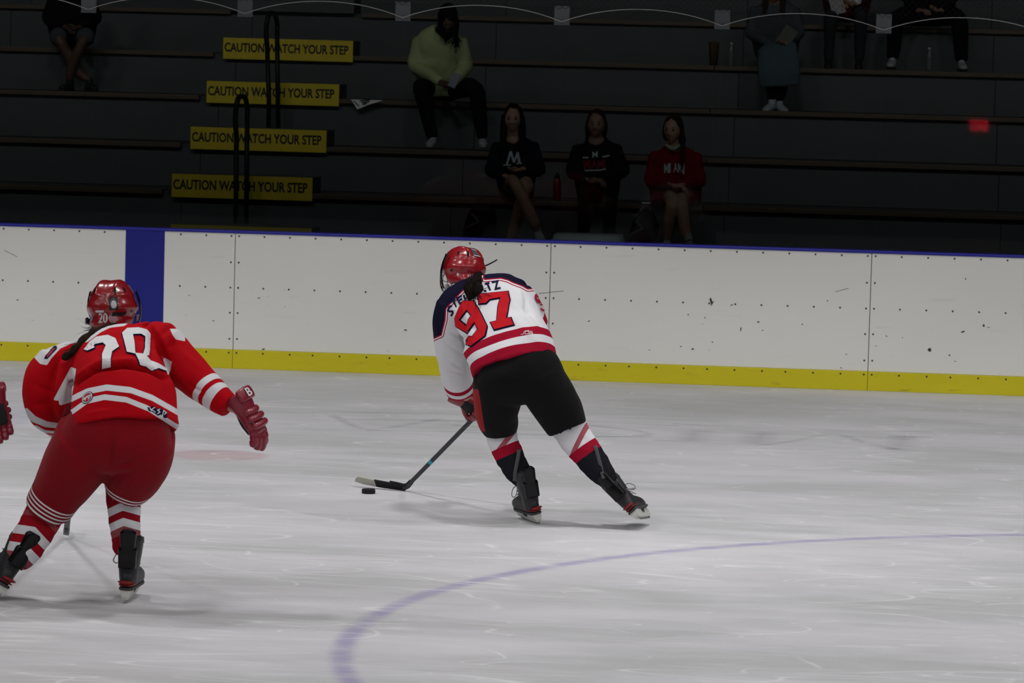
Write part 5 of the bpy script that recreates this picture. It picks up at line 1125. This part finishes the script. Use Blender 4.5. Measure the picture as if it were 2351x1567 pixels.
def spectator(label, Y, group, head, torso, armL, armR, legL, legR, top, legs, skin, face=DOWNFACE, hs=1.0, sleeve=(.060, .055, .042), bare=False, shorts=None, hoodie=True, hands=((0, -1, -.4), (0, -1, -.4)), curl=.7, base_k=1, tilt=(0, 0, 1), legr=(.085, .066, .052), hem=0.0, seed=1.0, trail=None):
    A = lambda q: at(q[0], q[1], Y + q[2])
    hc = A(head); R = frame3(face, tilt); root = empty('person', (hc[0], Y + .2, ZN[base_k]), label, 'person', group)
    tc = [A(t) for t in torso]; aL, aR, lL, lR = [[A(q) for q in j] for j in (armL, armR, legL, legR)]
    for l in (lL, lR): l[0] = l[0] + np.array([0, 0, .045])
    tc[0] = tc[0] + np.array([0, 0, .05])
    nk = hc - R[:, 2] * .10 - R[:, 1] * .02
    k = .62; kl = 1.0 if bare else .72
    parts = [limb([tc[0], tc[len(tc) // 2], tc[-1]], [.09, .10, .09]), limb([tc[-1], nk, hc - R[:, 2] * .05 - R[:, 1] * .02], [.06, .054, .05]), limb([aL[0], aR[0]], [.045, .045])]
    for a in (aL, aR): parts.append(limb(a, [.040, .034, .026]))
    for l in (lL, lR): parts.append(limb(l, [legr[0] * kl, legr[1] * kl * .9, legr[2] * kl * 1.02, .036 * kl] if len(l) == 4 else [legr[0] * kl, legr[1] * kl * .9, .038 * (1 if bare else .9)]))
    hp = []
    for a, hd, sd in ((aL, hands[0], 1), (aR, hands[1], -1)):
        d = nrm(hd); hp.append(hand_parts(a[-1], d, nrm(np.cross(d, (sd * .5, .2, 1.0))) * sd, curl, .95))
    body_obj(root, parts, skin, (hc, R * hs), hp)
    # garment for the upper body
    S = [pxsweep([(t[0], t[1], t[2], t[3], t[4]) for t in torso], Y, 30, ex=2.3, dome=(.01, .04))]
    for a in (aL, aR): S.append(limb([a[0], (a[0] + a[1]) / 2 + (0, 0, -.01), a[1], a[1] * .45 + a[2] * .55, a[2] * .93 + a[1] * .07], [sleeve[0] * 1.05, sleeve[0], sleeve[1], (sleeve[1] + sleeve[2]) / 2, sleeve[2]]))
    S.append(limb([aL[0] + (0, 0, -.012), (aL[0] + aR[0]) / 2, aR[0] + (0, 0, -.012)], [.055, .062, .055]))
    if hoodie: S.append(sweep([nk + R[:, 0] * x - R[:, 1] * (.05 - 4 * x * x * .9) + (0, 0, -.035) for x in (-.085, -.045, 0, .045, .085)], [.035, .05, .055, .05, .035], [.03, .04, .045, .04, .03], 16, U=(0, 0, 1), dome=(.01, .01)))
    V, F, N = union(S, .010, 4); V = wrinkle(V, N, .008, 9, seed, (1, 1, .7)); g = mesh_obj('hoodie' if hoodie else 'sweatshirt', V, F, top, root)
    dr = Drape(V, F); dr.dist = 33.0
    if legs is not None:
        S = [limb(l, [legr[0], legr[1], legr[2], legr[2] * .85] if len(l) == 4 else legr) for l in ((lL, lR) if shorts is None else [[l[0], l[1]] for l in (lL, lR)])] if shorts is None else [limb([l[0], l[0] * (1 - shorts) + l[1] * shorts], [legr[0] * 1.12, legr[0] * 1.05]) for l in (lL, lR)]
        S.append(limb([lL[0], lR[0]], [legr[0] * 1.1] * 2)); S.append(limb([tc[0], (lL[0] + lR[0]) / 2], [.12, .12]))
        V, F, N = union(S, .010, 4); V = wrinkle(V, N, .006, 9, seed + 3); mesh_obj('trousers' if shorts is None else 'shorts', V, F, legs, root)
    return root, hc, R, dr, g
def hair_cap(root, hc, R, mat, grow=1.0, locks=(), tail=None, bun=None):
    W = lambda P: np.atleast_2d(P) @ R.T + hc; S = []
    V, F = ball((0, 0, 0), (.086 * grow, .100 * grow, .112 * grow), 24, 18); S.append((W(V + (0, -.022, .024)), F)); V, F = ball((0, 0, 0), (.080, .060, .10), 20, 14); S.append((W(V + (0, -.055, -.03)), F))
    for P, r0, r1 in locks: S.append(sweep(W(P), [r0, r0, r1][:len(P)] if len(P) == 3 else list(np.linspace(r0, r1, len(P))), list(np.linspace(r0, r1, len(P)) * .6), 16, dome=(.01, .02)))
    if tail is not None: S.append(sweep(tail, np.linspace(.030, .014, len(tail)), np.linspace(.026, .012, len(tail)), 16, dome=(.01, .03)))
    if bun is not None: V, F = ball(bun, .042, 16, 12); S.append((W(V), F))
    V, F, N = union(S, .008, 3); V = wrinkle(V, N, .006, 24, 2.0, (1, 1, .3)); return mesh_obj('hair', V, F, mat, root)
SK_B = skin_mat('skin_warm', (.25, .155, .105)); SK_C = skin_mat('skin_tan', (.17, .105, .072)); SK_D = skin_mat('skin_deep', (.065, .037, .025), lip=(.12, .04, .04))
M_NAVYH = cloth('fleece_black_navy', (.006, .008, .014)); M_BLKH = cloth('fleece_black', (.006, .006, .0065)); M_REDH = cloth('fleece_red', (.13, .004, .008)); M_LIME = cloth('fleece_lime', (.28, .33, .17)); M_GREYH = cloth('fleece_grey', (.045, .049, .058)); M_JEANS = cloth('dark_trousers', (.005, .005, .006)); M_GREYP = cloth('grey_trousers', (.018, .020, .024)); M_BLUEC = cloth('pale_blue_cloth', (.048, .072, .082)); M_GREYS = cloth('grey_shorts', (.04, .045, .052))
M_SHOEW = plain('shoe_white', (.25, .28, .30), .6, var=.12, scale=40); M_SOLEW = plain('sole_white', (.2, .2, .2), .6); M_SOCKW = cloth('sock_white', (.24, .26, .27))
def leg_sock(root, a, b, r0, r1): V, F = sweep([a, (a + b) / 2, b], [r0, r0 * .9, r1], [r0, r0 * .9, r1], 18, dome=(0, .01)); mesh_obj('sock', V, F, M_SOCKW, root)
def chest(dr, g, name, poly, mat, lift=.004, holes=()):
    P, F = dr.lay(*flat_mesh([poly] + list(holes), 3.0), lift); mesh_obj(name, P, F, mat, g, smooth=False)
def chest_text(dr, g, name, s, o, ux, uy, mat, bold=.03, lift=.005):
    TV, TF = text_flat(s, .08, bold); P, F = dr.lay(affine(TV, o, ux, uy), TF, lift); mesh_obj(name, P, F, mat, g, smooth=False)
GRP = 'spectators on the bleachers'; M_PRW = plain('print_white', (.36, .42, .45), .6); M_PRR = plain('print_red', (.15, .008, .008), .6)
# girl with crossed legs
YB = YN[1]
pr, hc, R, dr, g = spectator('girl in black hoodie with white letter M, bare crossed legs, on the lowest tier', YB, GRP, (1178, 273, -.12), [(1186, 452, .10, 40, .13), (1185, 410, .06, 46, .14), (1183, 370, .0, 47, .135), (1182, 335, -.04, 44, .11), (1180, 318, -.05, 24, .07)],
    [(1222, 336, -.03), (1240, 392, -.08), (1200, 388, -.30)], [(1144, 336, -.03), (1128, 392, -.10), (1160, 404, -.32)], [(1204, 448, .08), (1206, 424, -.36), (1182, 520, -.30), (1172, 548, -.28)], [(1170, 446, .06), (1180, 418, -.46), (1222, 500, -.50), (1231, 524, -.48)], M_NAVYH, M_JEANS, SK_B, bare=True, shorts=.30, hands=((-.9, -.3, -.2), (.8, -.4, -.3)), legr=(.078, .062, .052), seed=2.0)
hair_cap(pr, hc, R, M_HAIR_BLACK, 1.0, [([(.072, .02, .03), (.082, .015, -.06), (.085, .03, -.16), (.08, .05, -.26)], .032, .030), ([(-.072, .02, .03), (-.082, .015, -.06), (-.088, .03, -.16), (-.09, .05, -.27)], .032, .030)])
q = lambda L: np.array(L) / 4.198 + (1080, 230)
for s_, w in (([(318, 624), (392, 622)], 3.2), ([(352, 618), (388, 492)], 5.0), ([(388, 492), (420, 598)], 5.2), ([(420, 598), (455, 505)], 4.4), ([(455, 500), (472, 606)], 6.0), ([(440, 608), (496, 604)], 3.2)):
    chest(dr, g, 'chest_letter', stroke_poly(q(s_), w), M_PRW)
shoe(pr, at(1232, 524, YB - .48), (.35, -.75, -.55), M_SHOEW, M_SOLEW, 1.0, (-.25, -.35, .9)); leg_sock(pr, at(1228, 514, YB - .485), at(1231, 522, YB - .48), .040, .038); shoe(pr, at(1172, 549, YB - .28), (-.1, -1, 0), M_SHOEW, M_SOLEW)
# girl in the middle, bottle beside her
pr, hc, R, dr, g = spectator('girl in black hoodie with red chest lettering, middle of the lowest tier', YB, GRP, (1369, 285, -.12), [(1372, 456, .10, 46, .14), (1372, 415, .05, 52, .145), (1372, 375, -.01, 52, .14), (1371, 340, -.05, 46, .11), (1370, 322, -.06, 26, .07)],
    [(1412, 342, -.03), (1432, 392, -.06), (1378, 414, -.30)], [(1328, 342, -.03), (1312, 394, -.06), (1364, 412, -.32)], [(1395, 450, .06), (1402, 446, -.40), (1398, 530, -.34), (1400, 549, -.34)], [(1350, 450, .06), (1344, 446, -.40), (1340, 530, -.36), (1336, 549, -.34)], M_BLKH, M_JEANS, SK_C, hands=((-.9, -.4, -.2), (.9, -.4, -.2)), seed=5.0)
hair_cap(pr, hc, R, M_HAIR_BROWN, .99, [([(.07, .0, .02), (.076, -.01, -.05), (.07, -.02, -.10)], .026, .022), ([(-.07, .0, .02), (-.076, -.01, -.05), (-.07, -.02, -.10)], .026, .022)], bun=(0, -.09, .07))
chest_text(dr, g, 'chest_lettering', 'MIAMI', (1341, 388), (1391, 386), (1339, 367), M_PRR, .035)
for s_ in ([(1085, 552), (1140, 552)], [(1272, 545), (1340, 532)], [(1100, 676), (1250, 672), (1305, 660)]): chest(dr, g, 'chest_bar', stroke_poly(q(s_), 3.2), M_PRW)
chest_text(dr, g, 'chest_mark', 'M', (1360, 362), (1372, 361), (1360, 348), M_PRW, .02)
chest(dr, g, 'pocket_patch', q([(1172, 760), (1240, 756), (1215, 786)]), M_PRW, .006)
for x in (1338, 1400): shoe(pr, at(x, 549, YB - .34), (0, -1, 0), M_INK, M_INK)
# girl in red
pr, hc, R, dr, g = spectator('girl in red sweatshirt with white chest lettering and white sock, on the lowest tier', YB, GRP, (1545, 298, -.12), [(1552, 470, -.05, 58, .20), (1551, 430, .0, 60, .17), (1550, 390, -.02, 58, .145), (1549, 355, -.05, 50, .115), (1548, 338, -.06, 27, .07)],
    [(1596, 358, -.03), (1606, 418, -.08), (1566, 424, -.30)], [(1506, 358, -.03), (1494, 418, -.08), (1548, 426, -.32)], [(1578, 460, .04), (1566, 462, -.40), (1572, 525, -.44), (1580, 552, -.46)], [(1530, 460, .04), (1542, 462, -.40), (1534, 530, -.34), (1532, 549, -.32)], M_REDH, M_REDH, SK_B, face=np.array([-.30, -1, -.08]), bare=True, shorts=.55, hoodie=False, hands=((-.9, -.3, -.2), (.9, -.3, -.1)), seed=8.0, legr=(.078, .060, .050))
hair_cap(pr, hc, R, M_HAIR_BROWN, 1.0, [([(.07, .0, .03), (.078, -.01, -.04), (.07, -.03, -.09)], .026, .022), ([(-.07, .0, .03), (-.078, -.01, -.04), (-.07, -.03, -.09)], .026, .022)], tail=spline([at(1563, 298, YB - .09), at(1568, 325, YB - .16), at(1568, 352, YB - .22), at(1566, 385, YB - .25)], 4))
V, F = sweep([at(1530, 333, YB - .13), at(1545, 342, YB - .20), at(1561, 333, YB - .13)], [.010] * 3, [.018] * 3, 12, U=(0, 0, 1), dome=(.01, .01)); mesh_obj('tee_collar', V, F, M_SOCKW, pr)
for i, c in enumerate('MIAMI'):
    x0 = 1525 + 10.5 * i; h = (6, 2, 0, 1, 4)[i]; chest_text(dr, g, 'chest_lettering', c, (x0, 398 - (2, 3, 4, 4, 0)[i] + 2), (x0 + (4 if c == 'I' else 10), 397 - (2, 3, 4, 4, 0)[i] + 2), (x0, 374 + h * .3), M_PRW, .02)
shoe(pr, at(1581, 553, YB - .46), (.3, -.85, -.4), M_SHOEW, M_SOLEW, 1.0, (-.15, -.4, .9)); leg_sock(pr, at(1571, 524, YB - .44), at(1581, 552, YB - .46), .048, .040); shoe(pr, at(1532, 549, YB - .32), (-.1, -1, 0), M_SHOEW, M_SOLEW); leg_sock(pr, at(1533, 530, YB - .33), at(1532, 548, YB - .32), .046, .042)
# lime hoodie, head bowed
YA = YN[3]
pr, hc, R, dr, g = spectator('person in pale lime hoodie and black trousers with bowed head, sitting on the third tier', YA, GRP, (1028, 44, -.32), [(1010, 212, .08, 52, .15), (1010, 170, .03, 58, .16), (1010, 128, -.03, 58, .155), (1012, 92, -.10, 54, .13), (1016, 70, -.14, 32, .08)],
    [(1056, 98, -.10), (1068, 152, -.12), (1040, 190, -.42)], [(966, 96, -.08), (954, 150, -.12), (1012, 188, -.42)], [(1040, 215, .06), (1090, 205, -.44), (1102, 275, -.40), (1107, 312, -.40)], [(980, 215, .06), (968, 205, -.44), (984, 275, -.38), (992, 312, -.38)], M_LIME, M_JEANS, SK_D, face=np.array([.12, -.80, -.62]), hands=((-.5, -.6, -.5), (.6, -.6, -.4)), curl=.9, base_k=3, tilt=(.1, -.62, .8), sleeve=(.078, .072, .050), seed=3.0, legr=(.10, .082, .064))
hr = hair_cap(pr, hc, R, M_HAIR_BLACK, 1.08, [([(.06, .05, .03), (.06, .07, -.06), (.04, .09, -.13)], .034, .026), ([(-.07, .03, .03), (-.08, .05, -.06), (-.07, .07, -.12)], .030, .022)])
st_ = strands([at(1034, 60, YA - .36), at(1044, 80, YA - .34), at(1046, 98, YA - .33), at(1040, 114, YA - .34)], .006, 46, .022, 21); st_.obj('loose_locks', M_HAIR_BLACK, hr, smooth=True)['kind'] = 'stuff'
chest(dr, g, 'neck_opening', [(1000, 62), (1052, 66), (1046, 76), (1022, 100), (1016, 84), (1000, 72)], M_BLKH, .010)
for x in (994, 1108): shoe(pr, at(x, 314, YA - .39), (.15 if x > 1000 else -.05, -1, 0), M_SHOEW, M_SOLEW, 1.0)
c = at(1043, 184, YA - .50); ph = empty('phone', c, 'pale phone held in the hands of the person in the lime hoodie', 'phone'); MB().box(c, (.075, .012, .14), [[.9, 0, .4], [0, 1, 0], [-.4, 0, .9]], .004).obj('case', plain('phone_pale', (.16,.19,.22), .4), ph)
# right: grey sweatshirt, pale blue cloth over the knees, papers in hand
YE = YN[4]
pr, hc, R, dr, g = spectator('person in grey sweatshirt with pale blue cloth over the knees, on the fourth tier', YE, GRP, (1778, -22, -.14), [(1782, 125, .08, 50, .15), (1781, 90, .03, 56, .155), (1780, 55, -.02, 58, .145), (1779, 22, -.06, 50, .12), (1778, 4, -.07, 28, .07)],
    [(1822, 24, -.04), (1836, 76, -.10), (1808, 96, -.40)], [(1736, 24, -.04), (1724, 76, -.10), (1770, 104, -.38)], [(1806, 125, .05), (1812, 122, -.42), (1796, 200, -.38), (1788, 228, -.36)], [(1758, 125, .05), (1758, 122, -.42), (1770, 200, -.40), (1772, 228, -.38)], M_GREYH, M_JEANS, SK_C, hands=((-.5, -.7, -.2), (.7, -.6, -.2)), base_k=4, hoodie=False, seed=11.0)
hair_cap(pr, hc, R, M_HAIR_BROWN, 1.02, [([(.07, .02, .03), (.08, .02, -.08), (.08, .03, -.2)], .03, .03), ([(-.07, .02, .03), (-.08, .02, -.08), (-.08, .03, -.2)], .03, .03)])
chest_text(dr, g, 'chest_lettering', 'MIAMI', (1748, 38), (1802, 40), (1748, 28), M_GREYP, .0)
V, F, N = union([pxsweep([(1782, 112, -.12, 42, .10), (1786, 122, -.40, 46, .10), (1788, 160, -.50, 48, .055), (1790, 196, -.49, 44, .045)], YE, 26, ex=3, dome=(.02, .005))], .009, 4); mesh_obj('knee_cloth', wrinkle(V, N, .012, 9, 5.0, (1.6, 1, .5)), F, M_BLUEC, pr)
shoe(pr, at(1772, 232, YE - .42), (-.3, -.9, -.1), M_SHOEW, M_INK); shoe(pr, at(1790, 234, YE - .36), (.35, -.9, -.1), M_SHOEW, M_INK)
c = at(1806, 84, YE - .44); pp = empty('programme', c, 'folded pale programme held by the person in the grey sweatshirt', 'paper'); MB().box(c, (.13, .006, .19), [[.84, 0, .54], [0, 1, 0], [-.54, 0, .84]]).obj('sheets', plain('programme_grey', (.07, .075, .065), .7), pp)
# upper right pair, heads above the picture
YF = YN[5]
M_PLAID = banded('plaid_dark_red', (.10, .010, .012), [], var=.3)
pr, hc, R, dr, g = spectator('person in dark red and white top with grey trousers, sitting high on the fifth tier', YF, GRP, (1944, -118, -.12), [(1944, 30, .08, 50, .15), (1944, 0, .03, 56, .155), (1944, -35, -.02, 56, .145), (1944, -70, -.06, 48, .12), (1944, -88, -.07, 27, .07)],
    [(1986, -70, -.04), (1998, -18, -.10), (1962, 8, -.36)], [(1902, -70, -.04), (1888, -18, -.10), (1920, 14, -.36)], [(1968, 40, .05), (1976, 38, -.42), (1974, 105, -.38), (1972, 138, -.36)], [(1920, 40, .05), (1908, 38, -.42), (1904, 105, -.38), (1902, 138, -.36)], M_PLAID, M_GREYP, SK_B, hands=((-.7, -.6, 0), (.7, -.6, .2)), base_k=5, seed=13.0)
hair_cap(pr, hc, R, M_HAIR_BROWN)
chest(dr, g, 'front_patch', [(1936, -30), (1985, -28), (1975, 8), (1955, 14), (1944, 4)], M_PRW, .006)
for x in (1972, 1902): shoe(pr, at(x, 138, YF - .36), (0, -1, 0), M_INK, M_INK)
c = at(1922, 12, YF - .44); pp = empty('programme', c, 'pale paper sheet held at the top edge by the person in dark red', 'paper'); MB().box(c, (.13, .006, .17), [[.95, 0, -.3], [0, 1, 0], [.3, 0, .95]]).obj('sheets', plain('programme_white', (.22, .23, .24), .7), pp)
pr, hc, R, dr, g = spectator('person in black with white toed shoes set wide apart, high on the fifth tier', YF, GRP, (2135, -112, -.12), [(2135, 36, .08, 54, .16), (2135, 4, .03, 60, .16), (2135, -32, -.02, 60, .15), (2135, -66, -.06, 52, .12), (2135, -84, -.07, 28, .07)],
    [(2180, -66, -.04), (2194, -14, -.10), (2160, 24, -.36)], [(2090, -66, -.04), (2076, -14, -.10), (2110, 24, -.36)], [(2162, 46, .05), (2200, 44, -.44), (2206, 110, -.40), (2208, 136, -.40)], [(2108, 46, .05), (2060, 44, -.44), (2052, 110, -.40), (2049, 131, -.40)], M_BLKH, M_JEANS, SK_C, hands=((-.7, -.6, 0), (.7, -.6, .0)), base_k=5, seed=17.0, legr=(.10, .085, .07))
hair_cap(pr, hc, R, M_HAIR_BLACK)
for x, y in ((2049, 134), (2208, 139)): shoe(pr, at(x, y, YF - .42), (.1 if x > 2100 else -.1, -1, 0), M_SHOEW, M_INK, 1.05)
# far left: grey shorts, bare shins
YH = YN[4]
pr, hc, R, dr, g = spectator('person in black top and grey shorts with bare shins, far left on the fourth tier', YH, GRP, (165, -45, -.12), [(166, 96, .08, 50, .15), (166, 62, .03, 56, .155), (165, 28, -.02, 58, .145), (165, -5, -.06, 50, .12), (165, -24, -.07, 28, .07)],
    [(208, -4, -.04), (220, 44, -.10), (182, 62, -.36)], [(122, -4, -.04), (110, 44, -.10), (150, 62, -.36)], [(188, 100, .05), (196, 84, -.42), (166, 150, -.42), (160, 182, -.40)], [(142, 100, .05), (134, 84, -.42), (176, 160, -.36), (204, 184, -.36)], M_BLKH, M_GREYS, SK_D, bare=True, shorts=1.0, base_k=4, seed=19.0, legr=(.085, .062, .05), hands=((-.7, -.5, -.2), (.7, -.5, -.2)))
hair_cap(pr, hc, R, M_HAIR_BLACK)
for x, d in ((160, -.2), (206, .5)): shoe(pr, at(x, 186, YH - .38), (d, -.9, 0), M_INK, M_INK)
c = at(208, 8, YH - .4); pp = empty('programme', c, 'small pale sheet held up at the top edge, far left', 'paper'); MB().box(c, (.13, .006, .10), bev=.002).obj('sheets', plain('programme_dim', (.09, .10, .10), .7), pp)
